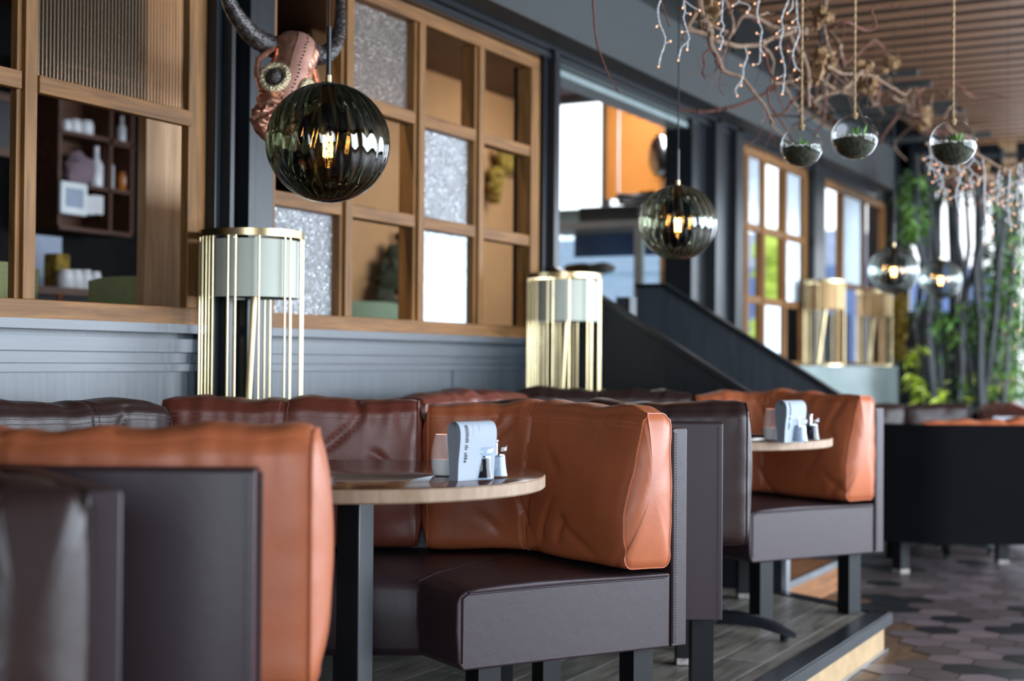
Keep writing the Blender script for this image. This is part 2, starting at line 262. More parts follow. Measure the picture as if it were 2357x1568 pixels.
# ------------------------------------------------------------------ mesh helpers
def smooth(me, ang=None):
    for p in me.polygons: p.use_smooth = True
    if ang is not None:
        try: me.set_sharp_from_angle(angle=math.radians(ang))
        except Exception: pass
def tag(o, label=None, cat=None, group=None, kind=None):
    if label: o['label'] = label
    if cat: o['category'] = cat
    if group: o['group'] = group
    if kind: o['kind'] = kind
    return o
class MB:
    def __init__(s): s.v = []; s.f = []; s.mi = []; s.sm = []
    def add(s, vs, fs, mi=0, sm=False):
        n = len(s.v); s.v += [tuple(v) for v in vs]; s.f += [tuple(i+n for i in f) for f in fs]; s.mi += [mi]*len(fs); s.sm += [sm]*len(fs); return s
    def box(s, x0, x1, y0, y1, z0, z1, mi=0):
        vs = [(x, y, z) for x in (x0, x1) for y in (y0, y1) for z in (z0, z1)]
        return s.add(vs, [(0, 1, 3, 2), (4, 6, 7, 5), (0, 4, 5, 1), (2, 3, 7, 6), (0, 2, 6, 4), (1, 5, 7, 3)], mi)
    def obox(s, c, ax, ay, az, hx, hy, hz, mi=0):
        c = Vector(c); vs = [c+ax*(i*hx)+ay*(j*hy)+az*(k*hz) for i in (-1, 1) for j in (-1, 1) for k in (-1, 1)]
        return s.add(vs, [(0, 1, 3, 2), (4, 6, 7, 5), (0, 4, 5, 1), (2, 3, 7, 6), (0, 2, 6, 4), (1, 5, 7, 3)], mi)
    def lathe(s, prof, c=(0, 0, 0), n=32, mi=0, cap=True):
        c = Vector(c); vs = []; fs = []
        for r, z in prof:
            for i in range(n): a = 2*PI*i/n; vs.append(c+Vector((r*math.cos(a), r*math.sin(a), z)))
        for k in range(len(prof)-1):
            for i in range(n):
                j = (i+1) % n; fs.append((k*n+i, k*n+j, (k+1)*n+j, (k+1)*n+i))
        if cap:
            if prof[0][0] > 1e-5: fs.append(tuple(range(n))[::-1])
            if prof[-1][0] > 1e-5: fs.append(tuple((len(prof)-1)*n+i for i in range(n)))
        return s.add(vs, fs, mi, True)
    def tube(s, pts, r, n=6, mi=0, closed=False):
        pts = [Vector(p) for p in pts]; L = len(pts)
        rs = r if isinstance(r, (list, tuple)) else [r]*L
        vs = []; fs = []; prev = None
        for k in range(L):
            t = (pts[min(k+1, L-1)]-pts[max(k-1, 0)])
            if closed: t = pts[(k+1) % L]-pts[k-1]
            if t.length < 1e-9: t = Vector((0, 0, 1))
            t.normalize()
            if prev is None:
                a = Vector((0, 0, 1)) if abs(t.z) < 0.9 else Vector((1, 0, 0)); nn = t.cross(a).normalized()
            else:
                nn = prev-t*prev.dot(t)
                if nn.length < 1e-6: nn = t.cross(Vector((1, 0, 0)))
                nn.normalize()
            prev = nn; bb = t.cross(nn)
            for i in range(n): a = 2*PI*i/n; vs.append(pts[k]+(nn*math.cos(a)+bb*math.sin(a))*rs[k])
        for k in range(L if closed else L-1):
            k2 = (k+1) % L
            for i in range(n):
                j = (i+1) % n; fs.append((k*n+i, k*n+j, k2*n+j, k2*n+i))
        if not closed: fs.append(tuple(range(n))[::-1]); fs.append(tuple((L-1)*n+i for i in range(n)))
        return s.add(vs, fs, mi, True)
    def blob(s, c, rx, ry, rz, n=10, k=7, jit=0.0, mi=0, seed=0):
        c = Vector(c); vs = []; fs = []
        for a in range(k+1):
            t = PI*a/k
            for i in range(n):
                p = 2*PI*i/n; d = Vector((math.sin(t)*math.cos(p), math.sin(t)*math.sin(p), math.cos(t)))
                q = 1+jit*noise.noise(d*2.3+Vector((seed, seed*1.7, 0)))*2
                vs.append(c+Vector((d.x*rx*q, d.y*ry*q, d.z*rz*q)))
        for a in range(k):
            for i in range(n):
                j = (i+1) % n; fs.append((a*n+i, (a+1)*n+i, (a+1)*n+j, a*n+j))
        return s.add(vs, fs, mi, True)
    def prism(s, poly, z0, z1, mi=0, mtop=None):
        n = len(poly); vs = [(x, y, z0) for x, y in poly]+[(x, y, z1) for x, y in poly]
        s.add(vs, [tuple(range(n))[::-1]]+[(i, (i+1) % n, n+(i+1) % n, n+i) for i in range(n)], mi)
        k = len(s.v)-n; s.f.append(tuple(k+i for i in range(n))); s.mi.append(mi if mtop is None else mtop); s.sm.append(False); return s
    def build(s, name, mats, parent=None, bevel=0.0, origin=None, ang=40):
        me = bpy.data.meshes.new(name)
        og = Vector(origin) if origin is not None else Vector((0, 0, 0))
        me.from_pydata([tuple(Vector(v)-og) for v in s.v], [], s.f)
        if not isinstance(mats, (list, tuple)): mats = [mats]
        for m_ in mats: me.materials.append(m_)
        for p, mi, sm in zip(me.polygons, s.mi, s.sm): p.material_index = mi; p.use_smooth = sm
        bm = bmesh.new(); bm.from_mesh(me); bmesh.ops.recalc_face_normals(bm, faces=bm.faces); bm.to_mesh(me); bm.free()
        if any(s.sm):
            try: me.set_sharp_from_angle(angle=math.radians(ang))
            except Exception: pass
        me.update()
        o = bpy.data.objects.new(name, me); C.objects.link(o); o.location = og
        if parent: o.parent = parent
        if bevel:
            md = o.modifiers.new('bevel', 'BEVEL'); md.width = bevel; md.segments = 3; md.limit_method = 'ANGLE'
            for p in me.polygons: p.use_smooth = True
            try: me.set_sharp_from_angle(angle=math.radians(75))
            except Exception: pass
        return o
def empty(name, loc, rz=0):
    o = bpy.data.objects.new(name, None); C.objects.link(o); o.location = loc; o.rotation_euler = (0, 0, rz); o.empty_display_size = 0.1; return o
def struct(name, mb, mats, bevel=0.0):
    return tag(mb.build(name, mats, bevel=bevel), kind='structure')
def copy_tree(o, parent=None):
    c = o.copy(); C.objects.link(c); c.parent = parent
    for ch in list(o.children): copy_tree(ch, c)
    return c
def wobble(p, q, n, amp, seed):
    p = Vector(p); q = Vector(q); out = []
    for i in range(n+1):
        t = i/n; w = math.sin(PI*min(1, t*1.0))*0.6+0.4*t
        d = Vector((noise.noise(Vector((t*3.1+seed, seed, 0))), noise.noise(Vector((seed, t*3.1, seed))), noise.noise(Vector((0, seed, t*3.1+seed*2)))))
        out.append(p.lerp(q, t)+d*amp*w)
    return out

# ------------------------------------------------------------------ floor, platform, stairs
LOW = -0.16
mb = MB(); mb.box(-4, 18, -5.2, 8, LOW-0.1, LOW-0.003)
struct('floor', mb, M['plankbrown'])
# hexagon tiles of the lower floor (one surface, one mesh), edges parallel to the wall
mb = MB(); s_ = 0.1065
ox, oy = atz(2000+585/4.507, 1220+1345/4.507, LOW).to_2d()
for i in range(-70, 90):
    for j in range(-60, 16):
        cx = ox + s_*1.5*i + s_*0.5; cy = oy + math.sqrt(3)*s_*(j + (0.5 if i % 2 else 0)) - math.sqrt(3)/2*s_
        edge = 1.36 + 0.10*math.sin(i*2.1)*math.cos(i*0.7) + min(1.0, max(0.0, (cx-6.3)*0.55))
        if cy > edge or cy < -4.6 or cx < -2 or cx > 13.8: continue
        q = R.random(); mi = 0 if q < 0.14 else (1 if q < 0.42 else (2 if q < 0.75 else 3))
        r = s_*0.965
        poly = [(cx+r*math.cos(PI/3*k), cy+r*math.sin(PI/3*k)) for k in range(6)]
        n = len(mb.v); mb.v += [(x, y, LOW) for x, y in poly]; mb.f.append(tuple(n+k for k in range(6))); mb.mi.append(mi); mb.sm.append(False)
struct('floor', mb, [M['hexblack'], M['hexmauve'], M['hexbrown'], M['hexgrey']])
# platform
CX, CY = 6.135, 1.45
plat = [(-2.6, CY+0.06), (CX-0.035, CY+0.06), (6.42, 2.01), (6.42, 3.29), (-2.6, 3.29)]
mb = MB(); mb.prism(plat, LOW, -0.004)
o = tag(mb.build('platform', M['plank']), kind='structure'); o.name = 'floor'
mb = MB(); mb.box(-2.6, CX-0.02, CY+0.02, CY+0.06, LOW, -0.05, 0)
struct('trim_1', mb, M['riserwood'])
mb = MB(); mb.box(-2.6, CX, CY-0.012, CY-0.002, -0.045, 0.0)
mb.prism([(-2.6, CY-0.002), (CX, CY-0.002), (CX+0.04, CY+0.075), (-2.6, CY+0.075)], -0.003, 0.0025)
dirx = Vector((6.45-CX, 2.02-CY, 0)).normalized(); nrm = Vector((dirx.y, -dirx.x, 0))
mb.obox(Vector((CX, CY, 0))+dirx*0.33-nrm*0.03+Vector((0, 0, -0.02)), dirx, nrm, Vector((0, 0, 1)), 0.33, 0.035, 0.0225)
struct('trim_2', mb, M['lip'])
mb = MB(); mb.box(-2.6, CX+0.0, CY+0.005, CY+0.02, LOW, LOW+0.006); struct('trim_3', mb, M['nosing'])

# stairs up to the lounge
st = empty('staircase', (7.05, 2.6, LOW)); tag(st, 'brown wooden stair between the two dark sloping side walls', 'stairs')
steps = [(2.08, 0.0), (2.36, 0.14), (2.64, 0.28), (2.92, 0.42), (3.20, 0.55)]
for k, (y, z) in enumerate(steps):
    mb = MB(); mb.box(6.50, 7.62, y, y+0.32 if k < 4 else 3.45, LOW-0.0, z)
    mb.build('step', M['stairwood'], st)
    mb = MB(); mb.box(6.50, 7.62, y-0.014, y-0.0005, z-0.03, z+0.004); mb.build('nosing', M['nosing'], st)
for ch in st.children: ch.matrix_parent_inverse = Matrix.Translation((-7.05, -2.6, -LOW))
def stairwall(u, pts, label, mt='stairdark'):
    mb = MB(); n = len(pts); a = [(u, y, z) for y, z in pts]; b_ = [(u+0.05, y, z) for y, z in pts]
    mb.add(a+b_, [tuple(range(n)), tuple(n+i for i in range(n))[::-1]]+[(i, n+i, n+(i+1) % n, (i+1) % n) for i in range(n)])
    r = empty('stair_side_wall', (u, 2.0, LOW)); tag(r, label, 'stair wall')
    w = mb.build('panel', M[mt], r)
    mc = MB(); top = [p for p in pts if p[1] > 0.6]
    for (y0, z0), (y1, z1) in zip(top[:-1], top[1:]):
        d = Vector((0, y1-y0, z1-z0)); L = d.length; d.normalize(); up = Vector((1, 0, 0)).cross(d); up = up if up.z > 0 else -up
        mc.obox(Vector((u+0.025, (y0+y1)/2, (z0+z1)/2))+up*0.012, d, Vector((1, 0, 0)), up, L/2+0.006, 0.034, 0.012)
    cp = mc.build('cap_rail', M['steel'], r)
    me_ = MB(); me_.box(u-0.004, u+0.054, 2.0, 2.022, LOW+0.0, 0.76); ed = me_.build('end_strip', M['nosing'], r)
    for q in (w, cp, ed): q.matrix_parent_inverse = Matrix.Translation((-u, -2.0, -LOW))
stairwall(6.44, [(2.02, LOW), (3.29, LOW), (3.29, 1.56), (3.0, 1.39), (2.02, 0.80)], 'nearer dark stained sloping wall beside the stair, behind the second booth')
stairwall(7.66, [(2.02, LOW), (3.29, LOW), (3.29, 1.50), (3.12, 1.50), (2.02, 0.83)], 'farther sloping stair wall, its lit inner face flat at the top then falling to the right', 'navy')  # lighter stain here stands in for the light on its inner face

# ------------------------------------------------------------------ window wall
WY = 3.3
mb = MB()
mb.box(-3.4, 6.5, WY+0.02, WY+0.14, LOW-0.1, 1.02)
for z0, z1, d in ((1.02, 1.045, 0.02), (1.048, 1.082, 0.028), (1.085, 1.13, 0.012), (1.150, 1.18, -0.02)):
    mb.box(-3.4, 6.5, WY+0.02-0.02+d-0.02, WY+0.14, z0, z1, 1)
mb.box(-3.4, 6.5, WY+0.03, WY+0.14, 1.02, 1.18)
for u in (2.2, 4.0, 5.6):   # panel joints stay as slim reveals
    mb.box(u, u+0.004, WY+0.016, WY+0.021, LOW, 1.02)
mb.box(-3.4, 9.35, WY+0.0, WY+0.14, 2.60, 3.6, 2)
mb.box(9.3, 14.0, WY+0.0, WY+0.14, 2.62, 3.6, 2)
mb.box(9.3, 14.0, WY+0.0, WY+0.14, LOW, 1.0, 0)
mb.box(7.7, 9.3, WY+0.05, WY+0.14, LOW, 1.45, 0)
struct('wall_left', mb, [M['navy'], M['navyh'], M['paintd']])
mb = MB(); mb.box(-3.4, 13.0, 3.05, WY-0.001, 2.66, 3.04)
struct('trim_4', mb, M['paint'])
mb = MB(); mb.box(-3.4, 13.1, WY-0.06, WY-0.002, 2.605, 2.635); mb.box(-3.4, 13.1, WY-0.1, WY-0.002, 2.64, 2.657)
struct('trim_5', mb, M['steel'])
mb = MB(); mb.box(-3.4, 13.1, WY-0.248, WY-0.002, 2.6585, 2.6598); struct('trim_6', mb, M['paintd'])
# folded steel post between the first two windows, and its cousins
mb = MB()
for u0, u1, y0 in ((3.842, 3.875, 3.24), (3.875, 3.90, 3.20), (3.90, 3.925, 3.25), (3.925, 3.99, 3.28), (3.99, 4.03, 3.21), (4.03, 4.165, 3.235)):
    mb.box(u0, u1, y0, 3.335, 0.0, 2.66)
struct('trim_7', mb, M['steel'], 0.004)
mb = MB()
for u0, u1, y0 in ((6.40, 6.44, 3.26), (6.44, 6.48, 3.22), (6.48, 6.56, 3.25)): mb.box(u0, u1, y0, 3.44, 0.0 if u0 < 6.4 else 0.9, 2.66)
struct('trim_8', mb, M['steel'], 0.004)
mb = MB()
for u0, u1, y0 in ((8.50, 8.75, 3.27), (8.75, 8.85, 3.2), (8.85, 9.15, 3.25), (9.15, 9.3, 3.2)): mb.box(u0, u1, y0, 3.46, LOW, 2.66)
mb.box(11.08, 11.38, 3.22, 3.46, LOW, 2.66); mb.box(13.66, 13.9, 3.2, 3.46, LOW, 3.2)
struct('trim_9', mb, M['steel'], 0.004)
mb = MB(); mb.box(6.57, 8.49, 3.30, 3.43, 2.565, 2.598); struct('trim_lit_header', mb, M['palepanel'])  # pale strip put in for the lit underside of the header

def lattice(idx, us, zs, u_out, panes, z_out=None, vs=None):
    """oak window: us / zs = bar centre lines"""
    w = 0.042
    y0, y1 = WY-0.012, WY+(0.016 if idx == 1 else 0.065 if idx == 2 else 0.03)
    root = tag(empty('window_%d' % idx, (us[0], WY, zs[0])), kind='structure')
    kids = []
    b0 = MB()
    b0.box(us[0]-0.045, us[-1]+0.045, y0-0.008, y1, zs[0]-0.03, zs[0]+0.03, 0)
    b0.box(us[0]-0.045, us[-1]+0.045, y0-0.004, y1, zs[-1]-0.03, zs[-1]+0.03, 0)
    kids.append(b0.build('frame_rail', M['oakh'], root, 0.003))
    b1 = MB()
    for u in (us[0], us[-1]): b1.box(u-0.045, u+0.045, y0-0.006, y1, zs[0]+0.03, zs[-1]-0.03, 0)
    kids.append(b1.build('frame_stile', M['oakv'], root, 0.003))
    for u in us[1:-1]:
        b2 = MB(); b2.box(u-w/2-0.012, u+w/2-0.02, y0+0.012, y1+0.012, zs[0]+0.03, zs[-1]-0.03); b2.box(u-w/2+0.006, u+w/2+0.012, y0-0.004, y1, zs[0]+0.03, zs[-1]-0.03)
        kids.append(b2.build('mullion', M['oakv'], root, 0.002))
    for k, z in enumerate(zs[1:-1]):
        for a, b_ in zip(us[:-1], us[1:]):
            b3 = MB(); b3.box(a+w/2+0.013, b_-w/2-0.013, y0-0.012 if idx == 1 else y0+0.002, y1-0.01, z-w/2-.006, z+w/2+.006)
            kids.append(b3.build('transom', M['oakh'], root, 0.003))
    for (i, k, k2, mt) in panes:
        b4 = MB(); ua, ub = us[i]+0.022, us[i+1]-0.022; za, zb = zs[k]+0.02, zs[k2]-0.02; yy = WY+(0.012 if idx == 1 else 0.04 if idx == 2 else 0.02)
        if mt in ('reedtan', 'reeded'):
            n = 46 if mt == 'reedtan' else 40; vs_ = []; fs = []
            for q in range(n*6+1):
                u = ua+(ub-ua)*q/(n*6); dy = 0.004*abs(math.sin(PI*q/6)); vs_ += [(u, yy-dy, za), (u, yy-dy, zb)]
            for q in range(n*6): fs.append((2*q, 2*q+2, 2*q+3, 2*q+1))
            b4.add(vs_, fs, 0, True); kids.append(b4.build('pane', M[mt], root, ang=60))
        else:
            b4.box(ua, ub, yy, yy+0.005, za, zb); kids.append(b4.build('pane', M[mt], root))
    for q in kids: q.matrix_parent_inverse = Matrix.Translation((-us[0], -WY, -zs[0]))
    return root
lattice(1, [1.50, 2.28, 3.045, 3.797], [1.208, 1.888, 2.63], None, [(2, 1, 2, 'reedtan')])
lattice(2, [4.19, 4.71, 5.26, 5.79, 6.345], [1.208, 1.67, 2.12, 2.572], None,
        [(0, 0, 1, 'hammer'), (1, 2, 3, 'hammerbr'), (2, 1, 2, 'hammer'), (2, 0, 1, 'reeded')])
lattice(3, [9.34, 9.62, 10.0, 10.52, 11.03], [1.05, 1.52, 2.04, 2.575], None,
        [(1, 2, 3, 'reeded'), (3, 2, 3, 'reeded'), (3, 1, 2, 'reeded'), (2, 0, 1, 'reeded')])
lattice(4, [11.43, 12.15, 12.9, 13.6], [1.05, 1.75, 2.575], None, [(1, 1, 2, 'reeded')])

# ------------------------------------------------------------------ ceiling
mb = MB(); mb.box(-4, 16, -5.2, 3.4, 3.55, 3.65); struct('ceiling', mb, M['black'])
mb = MB(); u = 5.2
while u < 13.6:
    mb.box(u, u+0.135, -4.2, 2.72, 3.10, 3.107); u += 0.235
o = struct('ceiling', mb, M['slat'])
mb = MB()
for px, py in ((1830, 192), (1885, 262), (1990, 272), (2010, 326), (2080, 372), (2000, 205)):
    p = atz(px, py, 3.02); mb.box(p.x-0.025, p.x+0.025, 2.1, 3.05, 3.0, 3.04)
struct('trim_11', mb, M['paint'])

# other walls
mb = MB(); mb.box(-3.5, 16, -4.6, -4.5, LOW-0.1, 0.28); mb.box(-3.5, 16, -4.6, -4.5, 2.95, 3.6)
mb.box(-3.5, 2.3, -4.6, -4.5, LOW-0.1, 3.6)
for k in range(7): u = 2.3+k*1.95; mb.box(u, u+0.12, -4.6, -4.48, 0.28, 2.95)
struct('wall_right', mb, M['paint'])
mb = MB(); mb.box(-3.6, -3.5, -5.2, 3.5, LOW-0.1, 0.4); mb.box(-3.6, -3.5, -5.2, 3.5, 2.8, 3.6); mb.box(-3.6, -3.5, -0.3, 3.5, 0.4, 2.8)
struct('wall_back', mb, M['paint'])
FU = 13.9
mb = MB()
mb.box(FU, FU+0.1, -5.2, 3.5, LOW-0.1, 0.35); mb.box(FU, FU+0.1, -5.2, 3.5, 2.75, 3.6)
pz = [atu(x, 700, FU).y for x in (2092, 2300, 2338)]
mb.box(FU, FU+0.1, pz[0], 3.5, LOW, 3.2)
mb.box(FU-0.02, FU+0.12, pz[2], pz[1], LOW, 3.2, 1)
zs_ = atu(2200, 722, FU).z
mb.box(FU, FU+0.1, pz[1], pz[0], LOW, zs_)
for x in (2145, 2200, 2250): y = atu(x, 600, FU).y; mb.box(FU-0.01, FU+0.08, y-0.03, y+0.03, zs_, 2.75)
for k in range(1, 5): y = pz[2]-k*1.25; mb.box(FU-0.01, FU+0.08, y-0.04, y+0.04, 0.35, 2.75)
struct('wall_far', mb, [M['steel'], M['oakpale']])

# ------------------------------------------------------------------ lounge behind the window wall
LZ = 0.55
mb = MB(); mb.box(-1, 10.8, 3.46, 8, LZ-0.1, LZ); struct('floor', mb, M['shelfwood'])
mb = MB(); mb.box(-1, 8.0, 6.9, 7.0, LZ, 3.5, 0); mb.box(-1.1, -1, 3.4, 7, LZ, 3.5, 0)
mb.box(8.0, 8.06, 6.0, 7.0, LZ, 3.5, 0)
struct('wall_inner_rear', mb, M['brickwall'])
mb = MB(); mb.box(7.6, 10.5, 5.6, 5.7, LZ, 3.25); struct('wall_inner', mb, M['tanwall'])
mb = MB(); mb.box(-1, 10.6, 3.44, 8, 3.25, 3.3); struct('ceiling', mb, M['shelfwood'])
# end wall of the lounge with daylit windows and the orange blind
EU = 10.5
ya = [atu(x, 400, EU).y for x in (1278, 1386, 1397, 1523, 1604)]
zt = atu(1330, 235, EU).z; zb_ = atu(1330, 487, EU).z
mb = MB()
mb.box(EU, EU+0.08, ya[4], 8, zt, 3.3); mb.box(EU, EU+0.08, ya[4], 8, LZ, 1.0, 0); mb.box(EU, EU+0.08, ya[3], ya[0], zb_-0.07, zb_, 0)
mb.box(EU-0.02, EU+0.08, ya[2], ya[1], zb_, zt); mb.box(EU, EU+0.08, ya[0]+0.04, 8, 1.0, 3.3)
struct('wall_inner_far', mb, M['paintd'])
mb = MB(); mb.box(EU-0.03, EU+0.05, ya[4], ya[3], LZ, 3.2); struct('trim_12', mb, M['oakh'])
bl = empty('window_blind', (EU-0.03, (ya[2]+ya[3])/2, zt)); tag(bl, 'orange slatted blind glowing with daylight over the stair', 'blind')
mb = MB(); z = zb_+0.08
n = 0
while z < zt-0.01:
    mb.add([(EU-0.03, ya[3], z), (EU-0.03, ya[2], z), (EU-0.016, ya[2], z+0.060), (EU-0.016, ya[3], z+0.060)], [(0, 1, 2, 3)]); z += 0.042
q = mb.build('slats', M['blind'], bl); q.matrix_parent_inverse = Matrix.Translation(-bl.location)
mb = MB(); z = zb_+0.08
while z < zt-0.01: mb.box(EU-0.036, EU-0.031, ya[3], ya[2], z, z+0.010); z += 0.042  # dark strips stand in for the shade where slats overlap
q = mb.build('slat_shade_strips', M['stairwood'], bl); q.matrix_parent_inverse = Matrix.Translation(-bl.location)
mb = MB(); yy = (ya[2]*0.75+ya[3]*0.25); mb.tube([(EU-0.034, yy, zb_+0.05), (EU-0.034, yy, zt)], 0.006); q = mb.build('ladder_cord', M['whiteframe'], bl); q.matrix_parent_inverse = Matrix.Translation(-bl.location)

def moss(name, pts_px, v, label, mt):
    mb = MB(); k = 0
    for (x, y, r) in pts_px:
        p = atv(x, y, v); s = r*p.x/F*1.1
        for q in range(7):
            k += 1; mb.blob((p.x+R.uniform(-.7, .7)*s, v-R.uniform(0.0, 0.05), p.z+R.uniform(-.7, .7)*s), s*.6, 0.05, s*.6, 9, 6, 0.35, 0, k)
    o = mb.build(name, mt); tag(o, label, 'moss'); return o
moss('moss_art', [(1150, 380, 28), (1170, 365, 24), (1180, 385, 18), (1135, 410, 22), (1130, 440, 16), (1128, 458, 10)], 5.55, 'yellow olive moss hanging on the tan wall, seen through the right column of panes', M['mosswall'])
moss('moss_art', [(925, 560, 22), (905, 600, 34), (890, 640, 40), (880, 690, 42), (900, 720, 40), (925, 650, 30)], 5.5, 'large dark olive moss on the tan wall behind the grey-green chair', M['moss'])

# bar shelf
SV = 6.5
a = atv(140, 236, SV); b_ = atv(303, 530, SV)
sh = empty('bar_shelf', (a.x, SV, b_.z)); tag(sh, 'dark wooden bar shelf unit on the black wall seen through the left window', 'shelf')
def kid(mb, name, mt, root, bev=0.0):
    q = mb.build(name, mt, root, bev); q.matrix_parent_inverse = Matrix.Translation(-Vector(root.location)); return q
z_top = atv(140, 236, SV).z+0.25; z_bot = atv(220, 528, SV).z; u0 = a.x; u1 = b_.x
mb = MB(); mb.box(u0, u1, SV+0.24, SV+0.26, z_bot, z_top); kid(mb, 'back_panel', M['shelfwood'], sh)
for u in (u0, (u0+u1)/2+0.12, u1):
    mb = MB(); mb.box(u-0.012, u+0.012, SV, SV+0.24, z_bot, z_top); kid(mb, 'side_board', M['shelfwood'], sh)
shz = [z_bot, atv(220, 428, SV).z, atv(175, 303, SV).z, z_top]
for z in shz:
    mb = MB(); mb.box(u0, u1, SV, SV+0.24, z-0.024, z); kid(mb, 'shelf_board', M['shelfwood'], sh)
def bottle(px, py_top, z0, r, v, label, mt, hmax=None, name='bottle', cat='bottle', grp=None):
    p = atv(px, py_top, v); h = p.z-z0
    mb = MB(); mb.lathe([(r*0.9, 0), (r, 0.01), (r, h*0.55), (r*0.4, h*0.72), (r*0.36, h*0.97), (r*0.42, h)], (p.x, v, z0), 14)
    o = mb.build(name, mt); tag(o, label, cat, grp); return o
def jar(px, py_top, z0, r, v, label, mt, name='jar', cat='jar', grp=None):
    p = atv(px, py_top, v); h = max(0.05, p.z-z0)
    mb = MB(); mb.lathe([(r*0.85, 0), (r, 0.01), (r, h*0.8), (r*0.8, h*0.86), (r*0.85, h*0.87), (r*0.85, h)], (p.x, v, z0), 14)
    o = mb.build(name, mt); tag(o, label, cat, grp); return o
jar(152, 277, shz[2], 0.035, SV+0.08, 'slim pale jar, leftmost of three on the upper bar shelf', M['whiteceramic'], grp='jars on the upper bar shelf')
jar(171, 276, shz[2], 0.045, SV+0.08, 'round pale jar between the other two on the upper bar shelf', M['whiteceramic'], grp='jars on the upper bar shelf')
jar(197, 279, shz[2], 0.05, SV+0.08, 'round pale jar, rightmost of three on the upper bar shelf', M['whiteceramic'], grp='jars on the upper bar shelf')
bottle(281, 268, atv(281, 330, SV+.08).z, 0.036, SV+0.08, 'tall pale bottle standing high at the right of the bar shelf', M['whiteceramic'])
mb = MB(); p = atv(281, 331, SV); mb.box(p.x-0.12, p.x+0.12, SV, SV+0.24, p.z-0.02, p.z); kid(mb, 'shelf_board', M['shelfwood'], sh)
bottle(222, 338, shz[1], 0.045, SV+0.08, 'white capped bottle, left one of the pair on the middle bar shelf', M['whiteceramic'])
bottle(246, 340, shz[1], 0.048, SV+0.08, 'white capped bottle, right one of the pair on the middle bar shelf', M['whiteceramic'])
jar(283, 398, shz[1], 0.04, SV+0.08, 'small orange amber jar right of the white bottles', M['ambermat'])
mb = MB(); p = atv(182, 425, SV+.1); mb.blob((p.x, SV+.1, shz[1]+0.09), 0.13, 0.07, 0.11, 12, 8, 0.3); o = mb.build('folded_cloth', M['pinkcloth']); tag(o, 'crumpled mauve cloth on the middle bar shelf', 'cloth')
pd = empty('payment_terminal', atv(172, 484, SV-0.05)); tag(pd, 'white framed card terminal with grey screen below the bar shelf', 'terminal')
p = atv(172, 457, SV-0.05); h = 0.1
mb = MB(); mb.box(p.x-0.11, p.x+0.11, SV-0.05, SV-0.02, p.z-h, p.z+h); kid(mb, 'housing', M['whiteframe'], pd, 0.01)
mb = MB(); mb.box(p.x-0.07, p.x+0.07, SV-0.054, SV-0.05, p.z-h*.55, p.z+h*.6); kid(mb, 'screen', M['outside'], pd)
for x, l in ((206, 'small white box directly right of the card terminal'), (227, 'small white box, second to the right of the card terminal')):
    p = atv(x, 468, SV-0.03); mb = MB(); mb.box(p.x-0.045, p.x+0.045, SV-0.03, SV+0.03, p.z-0.07, p.z+0.05); o = mb.build('white_box', M['whiteceramic'], None, 0.006); tag(o, l, 'box')
# picture with wooden frame at the far left
p0 = atv(-40, 225, SV); p1 = atv(34, 345, SV); pf = empty('picture', (p0.x, SV, p1.z)); tag(pf, 'wood framed dark mottled picture on the black bar wall at the left edge', 'picture')
mb = MB(); mb.box(p0.x, p1.x, SV, SV+0.02, p1.z, p0.z); kid(mb, 'canvas', M['steel'], pf)
mb = MB()
for q in ((p0.x, p1.x+.04, p0.z, p0.z+.05), (p0.x, p1.x+.04, p1.z-.05, p1.z), (p1.x, p1.x+.05, p1.z-.05, p0.z+.05)): mb.box(q[0], q[1], SV-0.02, SV+0.03, q[2], q[3])
kid(mb, 'frame', M['shelfwood'], pf)
# bar counter with cups
cz = atv(180, 668, 5.7).z
ct = empty('bar_counter', (5.8, 5.8, LZ)); tag(ct, 'dark bar counter carrying white cups seen through the left window', 'counter')
mb = MB(); mb.box(4.2, 7.2, 5.55, 6.2, cz-0.04, cz); kid(mb, 'worktop', M['shelfwood'], ct)
mb = MB(); mb.box(4.25, 7.15, 5.62, 6.15, LZ, cz-0.04); kid(mb, 'front', M['black'], ct)
for i, (x, l) in enumerate(((150, 'leftmost white paper cup stack on the bar counter'), (172, 'second white cup stack on the bar counter'), (196, 'third white cup on the bar counter'), (218, 'fourth, smaller glass cup on the bar counter'))):
    jar(x, 622 if i < 3 else 626, cz, 0.045 if i < 2 else 0.036, 5.7, l, M['whiteceramic'], 'cup', 'cup', 'cups on the bar counter')
mb = MB(); p = atv(156, 592, 5.72); mb.box(p.x-.05, p.x+.05, 5.75, 5.85, cz+.0, p.z+0.02); o = mb.build('snack_box', M['mosswall'], None, 0.01); tag(o, 'small yellow box behind the cups on the bar counter', 'box')
mb = MB(); p = atv(103, 550, 6.0); mb.box(p.x-.13, p.x+.13, 6.0, 6.05, cz, p.z+0.02); o = mb.build('menu_card', M['outside'], None, 0.005); tag(o, 'pale grey card standing on the bar counter beside the oak mullion', 'card')
# wood post just behind the left window
mb = MB(); mb.box(atv(336, 400, 3.75).x, atv(462, 400, 3.75).x, 3.75, 3.79, LZ, 3.25); struct('trim_13', mb, M['oakpale'])

